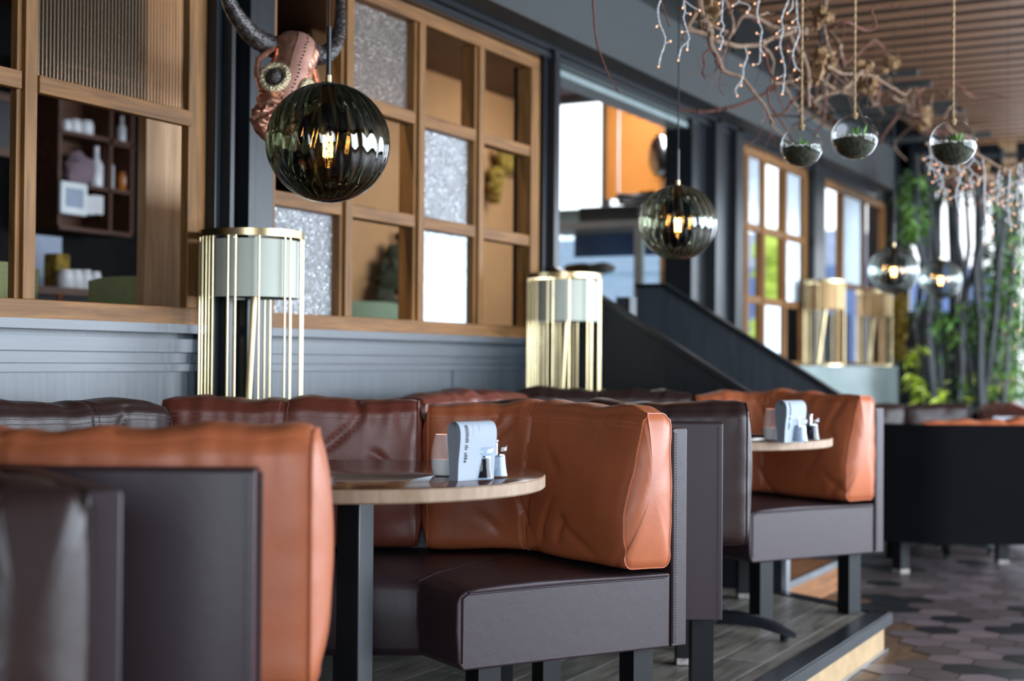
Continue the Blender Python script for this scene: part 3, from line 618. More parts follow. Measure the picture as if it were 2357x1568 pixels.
def chair(loc, rz, label, fab):
    r = empty('lounge_chair', loc, rz); tag(r, label, 'chair')
    mb = MB(); n = 10; vs = []; fs = []
    for s, y in ((0, -0.03), (1, 0.03)):
        for i in range(n+1):
            t = i/n*2-1; w = 0.25
            for z in (0.42, 0.62, 0.80, 0.85):
                ww = w*(1.0 if z < .8 else .97); vs.append((t*ww, y+0.06*t*t*-1+(z-0.42)*0.18, z-(0.02*abs(t)**4 if z > .8 else 0)))
    m_ = 4
    for s in (0, 1):
        o0 = s*(n+1)*m_
        for i in range(n):
            for k in range(m_-1): fs.append((o0+i*m_+k, o0+(i+1)*m_+k, o0+(i+1)*m_+k+1, o0+i*m_+k+1))
    o1 = (n+1)*m_
    for i in range(n): fs.append((i*m_+3, (i+1)*m_+3, o1+(i+1)*m_+3, o1+i*m_+3)); fs.append((i*m_, (i+1)*m_, o1+(i+1)*m_, o1+i*m_))
    for k in range(m_-1): fs.append((k, k+1, o1+k+1, o1+k)); fs.append((n*m_+k, n*m_+k+1, o1+n*m_+k+1, o1+n*m_+k))
    mb.add(vs, fs, 0, True); mb.build('backrest', fab, r, ang=50)
    mb = MB(); mb.box(-0.25, 0.25, -0.48, 0.0, 0.36, 0.47); mb.build('seat', fab, r, 0.03)
    for sx in (-1, 1):
        mb = MB(); mb.tube([(sx*0.27, 0.16, 0.74), (sx*0.27, 0.06, 0.45), (sx*0.26, 0.1, 0)], [0.014, 0.02, 0.013], 8); mb.build('rear_leg', M['walnut'], r)
        mb = MB(); mb.tube([(sx*0.26, -0.44, 0.62), (sx*0.25, -0.42, 0)], [0.02, 0.013], 8); mb.build('front_leg', M['walnut'], r)
        mb = MB(); mb.obox((sx*0.27, -0.17, 0.64), Vector((1, 0, 0)), Vector((0, 1, 0)), Vector((0, 0, 1)), 0.02, 0.30, 0.012); mb.build('armrest', M['walnut'], r, 0.006)
    return r
p = atD(345, 650, 5.9); chair((p.x, p.y, LZ), math.radians(-55+180), 'olive green woven chair back behind the left window beside the pale post', M['greenfab'])
p = atD(-75, 600, 5.0); chair((p.x, p.y, LZ), math.radians(160), 'green woven armchair at the very left edge behind the window', M['greenfab'])
p = atD(835, 657, 8.2); chair((p.x, p.y, LZ), math.radians(150), 'grey-green chair behind the second window in front of the dark moss', M['greenfab2'])

# display case over the stair
dc = empty('display_case', (8.6, 4.2, LZ)); tag(dc, 'white framed glass display case at the head of the stair', 'display case')
DU = 9.2
y0, y1 = atu(1565, 600, DU).y, atu(1230, 600, DU).y; zt_ = atu(1450, 522, DU).z; zc = atu(1450, 735, DU).z
for y in (y0, atu(1468, 600, DU).y, y1):
    mb = MB(); mb.box(DU, DU+0.05, y-0.03, y+0.03, zc, zt_); kid(mb, 'post', M['whiteframe'], dc)
mb = MB(); mb.box(DU, DU+0.5, y0-0.03, y1, zt_, zt_+0.05); kid(mb, 'top_panel', M['whiteframe'], dc)
mb = MB(); mb.box(DU+0.02, DU+0.03, y0, y1, zc, zt_); kid(mb, 'glass', M['caseglass'], dc)
mb = MB(); mb.box(DU+.46, DU+.48, y0+.35, y1-.1, (zc+zt_)/2+.16, zt_); kid(mb, 'back_panel', M['outside2'], dc)
for yy_ in (y0+.12, y0+.45, y0+.8): mb = MB(); mb.box(DU+.1, DU+.4, yy_, yy_+.22, zc, zc+.12); kid(mb, 'tray', M['steel'], dc)
mb = MB(); mb.box(DU, DU+0.5, y0-0.03, y1, LZ, zc); kid(mb, 'counter', M['paintd'], dc)
mb = MB(); mb.box(DU+0.05, DU+0.45, y0, y1, (zc+zt_)/2, (zc+zt_)/2+0.012); kid(mb, 'glass_shelf', M['caseglass'], dc)
for x, l, mt, rr in ((1335, 'flat brown loaf on the glass shelf of the display case', 'stairwood', 0.13), (1385, 'smaller brown loaf right of the flat one in the display case', 'kraft', 0.1)):
    p = atu(x, 590, DU+0.2); mb = MB(); mb.blob((DU+0.2, p.y, (zc+zt_)/2+0.05), 0.1, rr, 0.045, 12, 8, 0.1); o = mb.build('bread_loaf', M[mt]); tag(o, l, 'bread')
mb = MB(); p = atu(1415, 500, DU+.2); mb.box(DU+.05, DU+.4, p.y-0.25, p.y+0.22, zt_+.05, zt_+0.16); o = mb.build('storage_box', M['paint'], None, 0.01); tag(o, 'grey box lying on top of the display case', 'box')
mb = MB(); p = atu(1310, 500, DU+.2); mb.box(DU+.05, DU+.4, p.y-0.15, p.y+0.12, zt_+.05, zt_+0.15); o = mb.build('storage_box', M['palepanel'], None, 0.01); tag(o, 'paler box on top of the display case, left of the grey one', 'box')
o = MB(); p = atu(1480, 478, DU+.2); o.blob((DU+.2, p.y, zt_+0.21), 0.1, 0.2, 0.05, 12, 8, 0.5); o = o.build('folded_bag', M['black']); tag(o, 'crumpled black bag on the grey box over the display case', 'bag')

# panel with ledge beyond the stair, its pale colour standing in for strong light
pp = empty('wall_console', (8.1, 2.98, LOW)); tag(pp, 'grey green console, coloured pale for strong light, along the wall beyond the stair, carrying two brass lamps', 'console')
mb = MB(); mb.box(8.35, 12.9, 2.985, 3.03, LOW, 1.03); kid(mb, 'panel', M['palepanel'], pp)
mb = MB(); mb.box(8.30, 12.9, 2.98, 3.195, 1.03, 1.05); kid(mb, 'ledge', M['palepanel'], pp)

# outside
def facade(name, x0, x1, y0, y1, z1, mt, label):
    r = empty(name, (x0, y0, LOW)); tag(r, label, 'building')
    mb = MB(); mb.box(x0, x1, y0, y1, LOW, z1); kid(mb, 'wall', mt, r)
    k = 0; y = y0+0.5
    while y < y1-0.8:
        mb = MB(); mb.box(x0-0.03, x0+0.0, y, y+0.6, 1.0, 2.0); kid(mb, 'window', M['steel'], r); y += 1.4
facade('building', 26, 30, 5.0, 9.0, 2.9, M['outside2'], 'blue grey building seen through the farther windows')
facade('building', 30.5, 34, 8.0, 16.0, 4.0, M['outside'], 'pale building behind the blue grey one through the windows')
mb = MB()
for k in range(40): sb_ = atD(1787, 562, 26.0); mb.blob((sb_.x+R.uniform(-.3, .3), sb_.y+R.uniform(-.2, .2), sb_.z-k*0.09+R.uniform(-.1, .2)), .3, .3, .25, 7, 5, 0.3, 0, k)
o = mb.build('shrub', M['outgreen']); tag(o, 'sunlit yellow green shrub outside the third window', 'shrub')
mb = MB(); mb.box(-60, 90, -60, 60, -0.5, -0.4); struct('ground_outside', mb, M['outside'])


# ------------------------------------------------------------------ booths
T30 = math.tan(PI/6)
class Frame:
    def __init__(s, ox, oy, rot=0.0, z=0.0): s.ox, s.oy, s.rot, s.z = ox, oy, rot, z
    def w(s, x, y, z=0.0):
        c, n = math.cos(s.rot), math.sin(s.rot); return Vector((s.ox+c*x-n*y, s.oy+n*x+c*y, s.z+z))
def ringpt(nd, a, w):
    n = math.radians(nd); c, s = math.cos(n), math.sin(n); x, y = a*c-w*a*T30*s, a*s+w*a*T30*c
    lim = 1.143-(1.087-a)*0.8
    if a > 0.9: x = max(-lim, min(lim, x))
    return x, y
SIDES = [(-30, -0.04, 1), (30, -1, 1), (90, -1, 1), (150, -1, 1), (210, -1, -0.04)]
def stations(step=0.06):
    st = []
    for nd, w0, w1 in SIDES or ((-30, -0.04, 1), (30, -1, 1), (90, -1, 1), (150, -1, 1), (210, -1, -0.04)):
        k = max(2, int((w1-w0)/step/1.6))
        for i in range(k+1):
            if st and i == 0: continue
            st.append((nd, w0+(w1-w0)*i/k))
    return st
def ring_mesh(fr, sec, disp=None, step=0.1):
    """closed section (a, z) swept around the booth"""
    mb = MB(); st = stations(step); m = len(sec); vs = []
    for k, (nd, w) in enumerate(st):
        for j, (a, z) in enumerate(sec):
            x, y = ringpt(nd, a, w); d = disp(k, j, x, y, z) if disp else 0
            vs.append(fr.w(x, y, z+d))
    fs = []
    for k in range(len(st)-1):
        for j in range(m): j2 = (j+1) % m; fs.append((k*m+j, k*m+j2, (k+1)*m+j2, (k+1)*m+j))
    fs.append(tuple(range(m))[::-1]); fs.append(tuple((len(st)-1)*m+j for j in range(m)))
    mb.add(vs, fs, 0, False); return mb
def dashes(pts, r, gap=0.003, dash=0.0045):
    """row of stitches along a polyline"""
    mb = MB(); pts = [Vector(p) for p in pts]; acc = 0.0; seg = []
    L = [0]
    for a, b_ in zip(pts[:-1], pts[1:]): L.append(L[-1]+(b_-a).length)
    def P(s):
        for k in range(len(pts)-1):
            if s <= L[k+1]: q = (s-L[k])/max(1e-9, L[k+1]-L[k]); return pts[k].lerp(pts[k+1], q)
        return pts[-1]
    s = 0
    while s < L[-1]-dash:
        mb.tube([P(s), P(s+dash)], r, 4); s += dash+gap
    return mb
def booth(fr, label, leg=0.263, detail=True, up='charcoal'):
    root = empty('booth_bench', fr.w(0, 0, 0)); tag(root, label, 'booth')
    root.rotation_euler = (0, 0, 0)
    def kid_(mb, name, mt, bev=0.0, ang=40):
        q = mb.build(name, mt, root, bev, ang=ang); q.matrix_parent_inverse = Matrix.Translation(-Vector(root.location)); return q
    zb = leg
    a0, a1, z0, z1 = 0.355, 1.030, zb, 0.470
    sec = [(a0, z0+.02), (a0+.015, z0), (0.7, z0), (a1, z0), (a1, z1), (0.9, z1+.002), (0.75, z1+.006), (0.6, z1+.008), (0.5, z1+.007), (0.42, z1+.004), (a0+.02, z1-.002), (a0+.004, z1-.012), (a0-0.004, z1-.03), (a0-0.006, (z0+z1)/2)]
    def dsp(k, j, x, y, z): return 0.004*noise.noise(Vector((x*5, y*5, z*5))) if z > 0.4 else 0
    kid_(ring_mesh(fr, sec, dsp), 'seat', M['charcoal'], 0.006)
    sec = [(1.034, zb), (1.087, zb), (1.087, 0.872), (1.081, 0.878), (1.040, 0.878), (1.034, 0.872)]
    kid_(ring_mesh(fr, sec), 'backrest', M[up], 0.004)
    for nd, w_, out in ((-30, SIDES[0][1], -1), (210, SIDES[-1][2], 1)):
        # seams on the two ends
        x, y = ringpt(nd, 1.0, 0); n = math.radians(nd); d = Vector((-math.sin(n), math.cos(n), 0))*out*0.0025
        def E(a, z): x, y = ringpt(nd, a, w_); return fr.w(x, y, z)+Matrix.Rotation(fr.rot, 3, 'Z')@d
        lines = [[E(a0+.012, zb+.02), E(a0+.012, z1-.02), E(a0+.03, z1-.008)], [E(a0+.03, z1-.006), E(0.7, z1-.003), E(1.02, z1-.006)], [E(1.038, zb+.01), E(1.038, 0.868)]]
        for ln in lines: kid_(MB().tube(ln, 0.0028, 5), 'piping', M['charcoal'])
        kid_(dashes([E(1.047, zb+.01), E(1.047, .868)], 0.0009), 'stitching', M['stitch_k'])
        kid_(dashes([E(a0+.02, z1-.012), E(0.7, z1-.009), E(1.015, z1-.012)], 0.0009), 'stitching', M['stitch_k'])
    # back face edge stitching of the near end
    n = math.radians(210); o_ = Vector((math.cos(n), math.sin(n), 0))
    def Bk(w, z): x, y = ringpt(210, 1.0885, w+SIDES[-1][2]+.04); return fr.w(x, y, z)
    kid_(dashes([Bk(-0.062, zb+.01), Bk(-0.062, .868)], 0.0012), 'stitching', M['stitch_k'])
    for nd, w in ((30, -1), (30, 0.999), (90, 0.999), (150, 0.999)):
        x, y = ringpt(nd, a0-0.004, w); x2, y2 = ringpt(nd, 0.8, w)
        kid_(MB().tube([fr.w(x, y, zb+.02), fr.w(x, y, z1-.02)], 0.0022, 5), 'piping', M['charcoal'])
        kid_(MB().tube([fr.w(x, y, z1-.002), fr.w(*ringpt(nd, a0+.08, w), z1+.0088), fr.w(x2, y2, z1+.0095)], 0.0018, 5), 'piping', M['charcoal'])
    legs = [(-30, .46, .16), (-30, .985, .13), (210, .46, SIDES[-1][2]-.12 if SIDES[-1][2] < 0 else .75), (210, .985, SIDES[-1][2]-.09), (30, .95, -.82), (30, .95, .82), (90, .95, .78), (150, .95, .9), (30, .47, 0), (150, .47, 0)]
    for nd, a, w in legs:
        x, y = ringpt(nd, a, w); n = math.radians(nd)+fr.rot; e1 = Vector((math.cos(n), math.sin(n), 0)); e2 = Vector((-e1.y, e1.x, 0)); h = leg/2
        lg = kid_(MB().obox(fr.w(x, y, h+.01), e1, e2, Vector((0, 0, 1)), .034, .034, h-.01), 'leg', M['legblack'])
        ft = MB().obox(fr.w(x, y, .011), e1, e2, Vector((0, 0, 1)), .0345, .0345, .011).build('scuffed_foot', M['scuff'] if (abs(w) > .4 and nd != 210) or (nd == 210 and a < .5) else M['legblack'], lg)
        ft.matrix_parent_inverse = Matrix.Identity(4); ft.location = (0, 0, 0)
        ft.matrix_parent_inverse = Matrix.Identity(4)
    return root

def cushion(fr, path, H, mt, st, label, seed, seams=(), z0=0.482, T=0.176, fillet=0.16, res=0.012, group=None, sag=0.0, lean=0.0):
    # resample with a rounded bend
    P = [Vector((x, y)) for x, y in path]
    pts = []
    if len(P) == 3:
        a, b_, c = P; d1 = (a-b_).normalized(); d2 = (c-b_).normalized(); q1 = b_+d1*fillet; q2 = b_+d2*fillet
        k = int((a-q1).length/res); pts += [a.lerp(q1, i/k) for i in range(k)]
        k = int(fillet*2/res)
        for i in range(k+1): t = i/k; pts.append(q1*(1-t)**2+b_*2*t*(1-t)+q2*t*t)
        k2 = int((c-q2).length/res); pts += [q2.lerp(c, i/k2) for i in range(1, k2+1)]
    else:
        a, b_ = P; k = int((b_-a).length/res); pts = [a.lerp(b_, i/k) for i in range(k+1)]
    n = len(pts); L = [0]
    for i in range(1, n): L.append(L[-1]+(pts[i]-pts[i-1]).length)
    LT = L[-1]
    # section loop
    rc = 0.03; hw, hh = T/2, H/2; loop = []
    def arc(cx, cz, a0, a1, k=5):
        for i in range(k+1): a = a0+(a1-a0)*i/k; loop.append((cx+rc*math.cos(a), cz+rc*math.sin(a), math.cos(a), math.sin(a)))
    kz = int((H-2*rc)/res); kt = max(4, int((T-2*rc)/0.02))
    for i in range(1, kz): loop.append((hw, -hh+rc+(H-2*rc)*i/kz, 1, 0))
    arc(hw-rc, hh-rc, 0, PI/2)
    for i in range(1, kt): loop.append((hw-rc-(T-2*rc)*i/kt, hh, 0, 1))
    arc(-hw+rc, hh-rc, PI/2, PI)
    for i in range(1, kz//2): loop.append((-hw, hh-rc-(H-2*rc)*i/(kz//2), -1, 0))
    arc(-hw+rc, -hh+rc, PI, 1.5*PI)
    for i in range(1, kt): loop.append((-hw+rc+(T-2*rc)*i/kt, -hh, 0, -1))
    arc(hw-rc, -hh+rc, 1.5*PI, 2*PI)
    m = len(loop)
    zc = z0+H/2+0.004; vs = []; nr = []
    cr_ = random.Random(int(seed*10)); creases = []
    for q in range(int(LT*15)):
        low = cr_.random() < .6
        creases.append((cr_.uniform(0, LT), cr_.uniform(-hh, -hh*.1) if low else cr_.uniform(hh*.2, hh), cr_.choice((-1, 1))*cr_.uniform(.5, 1.25), cr_.uniform(.04, .14), cr_.uniform(.007, .014), cr_.uniform(.006, .013)))
    sm = [s*LT for s in seams]
    for i in range(n):
        t = (pts[min(i+1, n-1)]-pts[max(i-1, 0)]).normalized(); inn = Vector((-t.y, t.x))
        if inn.dot(-pts[i]) < 0: inn = -inn
        s = L[i]; de = min(s, LT-s); bend = 0.0
        if len(P) == 3: bend = math.exp(-((pts[i]-P[1]).length/0.16)**2)
        for (tx, tz, nx, nz_) in loop:
            v = tz/hh; fz = max(0, 1-v*v); fs_ = min(1, de/0.10)**0.6
            d = 0.0
            if nx > 0.3: d += 0.020*fz*fs_
            if nx < -0.3: d += 0.004*fz
            if nz_ > 0.3: d += 0.014*fs_*(1-(tx/hw)**2)-0.010
            q = Vector((s*4.0+seed*3.1, tz*5+seed, tx*5))
            d += 0.007*noise.noise(q)*(1 if nx > -.3 else .2)
            # folds that run away from the ends
            we = math.exp(-de/0.11)
            d += 0.0045*we*noise.noise(Vector((s*5+seed, tz*20, seed*2.0+tx*6)))
            # a few soft slanting creases in the face
            if nx > 0:
                for (cs, cz, ca, cl, cw, cdp) in creases:
                    u_ = (s-cs)*math.cos(ca)+(tz-cz)*math.sin(ca); w_ = -(s-cs)*math.sin(ca)+(tz-cz)*math.cos(ca)
                    w_ += 0.10*u_*u_/cl*(1 if ca > 0 else -1)
                    if abs(u_) < cl and abs(w_) < cw*3: d -= cdp*math.exp(-(w_/cw)**2)*(1-(u_/cl)**2)
            # gathers along the top seam
            wt = math.exp(-((tz-hh+0.045)/0.05)**2)
            d += 0.006*wt*noise.noise(Vector((s*28+seed, 1.3, seed)))
            for x in sm: d -= 0.008*math.exp(-((s-x-0.02*math.sin(v*2.2))/0.009)**2)
            if nx > 0.5: d -= 0.0035*math.exp(-((tz-(hh-0.05))/0.004)**2)
            txx = tx
            if tx > 0 and lean: txx = tx-lean*(s/LT)**2.5*max(0, v+.35)/1.35*(tx/hw)
            if bend > 0.01 and tx < 0: txx = tx*(1-0.28*bend)
            top = max(0, v)**3
            zz = tz + d*nz_ + top*(0.019*noise.noise(Vector((s*3.3+seed, seed*1.3, 0)))+0.015*noise.noise(Vector((s*11, seed, 1)))) - top*0.018*math.exp(-de/0.05)*0 - sag*top*(s/LT)
            e = 1.0-0.10*math.exp(-de/0.02)
            pos = pts[i]+inn*((txx+d*nx)*e)
            vs.append(fr.w(pos.x, pos.y, zc+zz*(1-0.02*math.exp(-de/0.015))))
            wn = fr.w(inn.x*nx, inn.y*nx, 0)-fr.w(0, 0, 0); nr.append(Vector((wn.x, wn.y, nz_)))
    fs = []
    for i in range(n-1):
        for j in range(m): j2 = (j+1) % m; fs.append((i*m+j, i*m+j2, (i+1)*m+j2, (i+1)*m+j))
    for end in (0, 1):
        base = (n-1)*m if end else 0
        t = (pts[-1]-pts[-2]) if end else (pts[0]-pts[1]); t.normalize(); tw = fr.w(t.x, t.y, 0)-fr.w(0, 0, 0); tw.z = 0
        ctr = sum((vs[base+j] for j in range(m)), Vector())/m
        prev = list(range(base, base+m)); K = 9
        for k in range(1, K):
            f = 1-k/K; cur = []
            for j in range(m):
                b0 = vs[base+j]; p = ctr+(b0-ctr)*f
                puff = 0.028*(1-f**2.4)+0.004*noise.noise(Vector(((p.z-ctr.z)*9, seed*3+end+p.x*7, p.y*7)))*(1-f**5)
                cur.append(len(vs)); vs.append(p+tw*puff)
            for j in range(m):
                j2 = (j+1) % m; q = (prev[j], prev[j2], cur[j2], cur[j]); fs.append(q if not end else q[::-1])
            prev = cur
        fs.append(tuple(prev) if end else tuple(prev[::-1]))
    mid = pts[n//2]; root = empty('leather_cushion', fr.w(mid.x, mid.y, z0)); tag(root, label, 'cushion', group)
    mb = MB(); mb.add(vs, fs, 0, True); cv = mb.build('cover', mt, root, ang=70); cv.matrix_parent_inverse = Matrix.Translation(-Vector(root.location))
    # stitching and piping follow the cover
    def near(tz_, nx_):
        b = None
        for j, (tx, tz, nx, nz_) in enumerate(loop):
            if nx > .5 if nx_ > 0 else nx < -.5:
                if b is None or abs(tz-tz_) < abs(loop[b][1]-tz_): b = j
        return b
    def add(mb, nm, mt_): q = mb.build(nm, mt_, root); q.matrix_parent_inverse = Matrix.Translation(-Vector(root.location))
    for off in (0.043, 0.057):
        j = near(hh-off, 1); ln = [vs[i*m+j]+nr[i*m+j]*0.0012 for i in range(1, n-1)]
        add(dashes(ln, 0.0011, 0.003, 0.007), 'stitching', st)
    for x in sm:
        for dx in (-0.012, 0.014):
            ln = []
            for j, (tx, tz, nx, nz_) in enumerate(loop):
                if nx > 0.05:
                    xx = x+dx+0.02*math.sin(tz/hh*2.2); i = min(range(n), key=lambda i: abs(L[i]-xx)); f = (xx-L[i])/(L[1] or 1)
                    i2 = min(n-1, i+1) if f > 0 else max(0, i-1); f = min(1, abs(f))
                    ln.append((tz, vs[i*m+j].lerp(vs[i2*m+j], f)+nr[i*m+j]*0.0012))
            ln.sort(key=lambda q: q[0]); add(dashes([q[1] for q in ln], 0.0011, 0.003, 0.007), 'stitching', st)
    for base in (0, (n-1)*m):
        add(MB().tube([vs[base+j]+nr[base+j]*0.001 for j in range(m)], 0.0026, 5, closed=True), 'piping', mt)
    return root

A = 0.943; VX = A/math.cos(PI/6)
def V(deg, r=VX): return (r*math.cos(math.radians(deg)), r*math.sin(math.radians(deg)))
def lerp2(p, q, d):
    p = Vector(p); q = Vector(q); return tuple(p+(q-p).normalized()*d)
far_path = [lerp2(V(0), V(60), 0.335), V(0), lerp2(V(0), V(-60), 0.572)]
near_path = [lerp2(V(180), V(120), 0.385), V(180), lerp2(V(180), V(240), 0.608)]
SID = (0.854/math.cos(PI/6)); 
def side_path(deg0, deg1, s0, s1):
    # straight cushion between two inner corners of the ring
    n = math.radians((deg0+deg1)/2); c = Vector((math.cos(n), math.sin(n)))*A; t = Vector((-math.sin(n), math.cos(n)))
    return [tuple(c+t*s0), tuple(c+t*s1)]
B1 = Frame(2.852, 2.03); B2 = Frame(5.152, 2.03); B0 = Frame(0.566, 1.985)
p3 = (9.483, 1.887)
B3 = Frame(p3[0], p3[1], 0.0, LOW)
booth(B1, 'dark brown leather booth bench curving around the nearest round table')
booth(B2, 'dark leather booth bench behind the middle one, at the corner of the wooden platform')
booth(B0, 'dark booth bench at the lower left, its narrow panel edge beside the blurred dark cushion')
SIDES[-1] = (210, -1, 1)
booth(B3, 'near black booth bench at the right edge on the tiled floor, seen from behind', leg=0.19, up='blackuph')
cushion(B1, far_path, 0.45, M['orange'], M['stitch_o'], 'bright tan orange bent cushion right behind the nearest table, fully in focus', 1.0, (0.43,), lean=0.085)
cushion(B1, side_path(0, 60, -0.178, 0.60), 0.455, M['brick'], M['stitch_b'], 'brick brown back cushion left of the bright orange one, behind the nearest table', 2.2, (0.5,))
cushion(B1, side_path(60, 120, -0.40, 0.47), 0.45, M['darkbr'], M['stitch_d'], 'dark brown wrinkled back cushion with grey stitching at the far left under the wall panel', 3.4, (0.35,))
cushion(B1, near_path, 0.455, M['orange'], M['stitch_o'], 'large blurred orange cushion in the left foreground peeking over a dark backrest', 4.1, (0.43,), lean=0.04)
cushion(B2, far_path, 0.45, M['orange'], M['stitch_o'], 'orange bent cushion behind the second table, at the platform corner', 5.3, (0.43,), lean=0.085)
cushion(B2, side_path(0, 60, -0.178, 0.60), 0.45, M['darkbr'], M['stitch_d'], 'dark brown back cushion just left of the orange one at the second table', 6.2, (0.5,))
cushion(B2, side_path(60, 120, -0.40, 0.47), 0.45, M['brick'], M['stitch_b'], 'brick brown cushion peeking over the bright orange one, below the second brass lamp', 7.9, (0.35,))
cushion(B2, near_path, 0.45, M['darkbr'], M['stitch_d'], 'near black glossy cushion bulging out beyond the grey panel right of the bright orange cushion', 8.4, (0.43,), lean=0.04)
cushion(B0, far_path[:2]+[lerp2(V(0), V(-60), 0.63)], 0.40, M['darkbr'], M['stitch_d'], 'blurred dark mauve brown cushion at the lower left corner, nearest the camera', 9.7, (0.43,), lean=0.03)
def sp(n_, s0, s1):
    n = math.radians(n_); c = Vector((math.cos(n), math.sin(n)))*A; t = Vector((-math.sin(n), math.cos(n))); return [tuple(c+t*s0), tuple(c+t*s1)]
cushion(B3, sp(210, -0.47, 0.47), 0.42, M['orange'], M['stitch_o'], 'long orange cushion showing as a strip above the near black backrest at the right edge', 10.2, (0.5,), res=0.02)
cushion(B3, sp(30, 0.0, 0.48), 0.455, M['darkbr'], M['stitch_d'], 'dark puffy cushion on the far side of the right edge booth, left one of two', 12.6, (0.5,), res=0.02)
cushion(B3, sp(30, -0.48, -0.02), 0.465, M['darkbr'], M['stitch_d'], 'dark puffy cushion on the far side of the right edge booth, right one of two', 13.3, (), res=0.02)
cushion(B3, sp(-30, 0.02, 0.46), 0.46, M['brick'], M['stitch_b'], 'brick brown cushion at the far right of the right edge booth, behind the menu cards', 11.5, (0.5,), res=0.02)
cushion(B3, sp(90, -0.46, 0.46), 0.45, M['brick'], M['stitch_b'], 'brick brown cushion on the wall side of the right edge booth', 14.3, (0.5,), res=0.02)

# ------------------------------------------------------------------ tables and what stands on them
def table(x, y, zf, ztop, label, rad=0.475, rot=0.5):
    r = empty('round_table', (x, y, zf)); tag(r, label, 'table')
    zt = ztop-zf
    def k(mb, n, mt, bev=0.0, ang=40): q = mb.build(n, mt, r, bev, ang=ang); return q
    k(MB().lathe([(0.0, zt-0.033), (rad-.004, zt-0.033), (rad, zt-0.029), (rad, zt-0.004), (rad-0.003, zt-0.001)], n=96, cap=False), 'rim', M['rim'])
    k(MB().lathe([(rad-0.003, zt-0.001), (rad-0.006, zt), (0.0, zt)], n=96, cap=False), 'tabletop', M['tabletop'])
    k(MB().box(-.034, .034, -.034, .034, 0.06, zt-0.04), 'column', M['steel'], 0.004)
    k(MB().box(-.15, .15, -.15, .15, zt-0.041, zt-0.033), 'mounting_plate', M['steel'])
    k(MB().box(.036, .046, -.05, -.04, zt-0.07, zt-0.041), 'bracket', M['chrome'])
    k(MB().box(-.05, .05, -.05, .05, 0.05, 0.10), 'hub', M['deskblack'], 0.01)
    for i in range(4):
        a = rot+i*PI/2; d = Vector((math.cos(a), math.sin(a), 0)); s = Vector((-d.y, d.x, 0)); vs = []; fs = []
        prof = [(0.03, .035, .10, .05), (0.12, .032, .100, .055), (0.2, .030, .088, .05), (0.27, .028, .066, .032), (0.33, .022, .036, .018), (0.345, .018, .026, .016)]
        for (t, w, zt_, zb_) in prof:
            for sx, z in ((-1, zt_-.006), (-.6, zt_), (.6, zt_), (1, zt_-.006), (1, zb_), (-1, zb_)): vs.append(d*t+s*(sx*w)+Vector((0, 0, z)))
        for q in range(len(prof)-1):
            for j in range(6): j2 = (j+1) % 6; fs.append((q*6+j, q*6+j2, (q+1)*6+j2, (q+1)*6+j))
        fs.append(tuple(range(6))[::-1]); fs.append(tuple((len(prof)-1)*6+j for j in range(6)))
        f = k(MB().add(vs, fs, 0, True), 'foot', M['deskblack'], ang=45)
        g = MB().lathe([(.018, 0), (.018, .022)], (d.x*.30, d.y*.30, 0), 12).build('glide', M['legblack'], f)
    return r
TZ = 0.78
T1 = (2.953, 2.028); T2 = (5.255, 1.949)
table(T1[0], T1[1], 0, TZ, 'round reddish topped table with pale plywood rim in the middle, in sharp focus')
table(T2[0], T2[1], 0, TZ, 'smaller looking round table behind, at the second booth', rot=0.15)
table(B3.ox, B3.oy+0.02, LOW, LOW+0.76, 'round pedestal table inside the right edge booth, only its black feet and top edge show', rot=0.3)

def menu(px, py, z, bearing, label, h=0.137, wid=0.112, b=0.021, name='folded_menu'):
    p = atz(px, py, z); a = TH-bearing; d = Vector((math.cos(a), math.sin(a), 0)); nrm_ = Vector((-d.y, d.x, 0))
    r = empty(name, p); tag(r, label, 'menu')
    for k in range(4):
        bb = b*(1-k*0.26); hh = h*(1-k*0.03-(0.03 if k > 2 else 0)); mb = MB(); vs = []; fs = []; n = 36
        for i in range(n+1):
            t = i/n; x = -bb*math.cos(PI*t)*(0.42+0.75*math.sin(PI*t)**1.2); z_ = 0.0005+hh*math.sin(PI*t)**0.55 if 0 < t < 1 else 0.0005
            for q, th in ((0, 0), (0, 1), (1, 0), (1, 1)):
                sc = 1-0.0013/max(.006, bb)*th; vs.append(nrm_*(x*sc)+d*(wid*q)+Vector((0, 0, z_*(1-.004*th))))
        for i in range(n):
            o0, o1 = i*4, i*4+4
            fs += [(o0, o1, o1+2, o0+2), (o0+1, o0+3, o1+3, o1+1), (o0, o0+1, o1+1, o1), (o0+2, o1+2, o1+3, o0+3)]
        mb.add(vs, fs, 0, True); mb.build('sheet', M['paper'], r, ang=28)
    # printed column of small dark letters and fine ruled lines on the front leaf
    def surf(t, q, e=0.0012):
        x = -b*math.cos(PI*t)*(0.42+0.75*math.sin(PI*t)**1.2); z_ = h*math.sin(PI*t)**0.55
        return -nrm_*(abs(x)+e)+d*(wid*q)+Vector((0, 0, z_))
    mb = MB(); t = 0.36
    rr = random.Random(3)
    while t > 0.04:
        if rr.random() < 0.9:
            a_, b__ = surf(t, 0.16), surf(t-0.0105, 0.20)
            for ww in rr.choice((((0.14, 0.215),), ((0.14, 0.168), (0.185, 0.215)), ((0.14, 0.19),), ((0.14, 0.215),))):
                mb.add([surf(t, ww[0]), surf(t, ww[1]), surf(t-0.009, ww[1]), surf(t-0.009, ww[0])], [(0, 1, 2, 3)])
        t -= 0.0125
    mb.build('printed_text', M['ink'], r)
    mb = MB()
    for q0, t0, t1 in ((0.36, .38, .2), (0.52, .38, .24)):
        for i in range(8):
            ta = t0+(t1-t0)*i/8; tb = t0+(t1-t0)*(i+1)/8; mb.add([surf(ta, q0), surf(ta, q0+.006), surf(tb, q0+.006), surf(tb, q0)], [(0, 1, 2, 3)])
    mb.build('ruled_line', M['palepanel'], r); return r
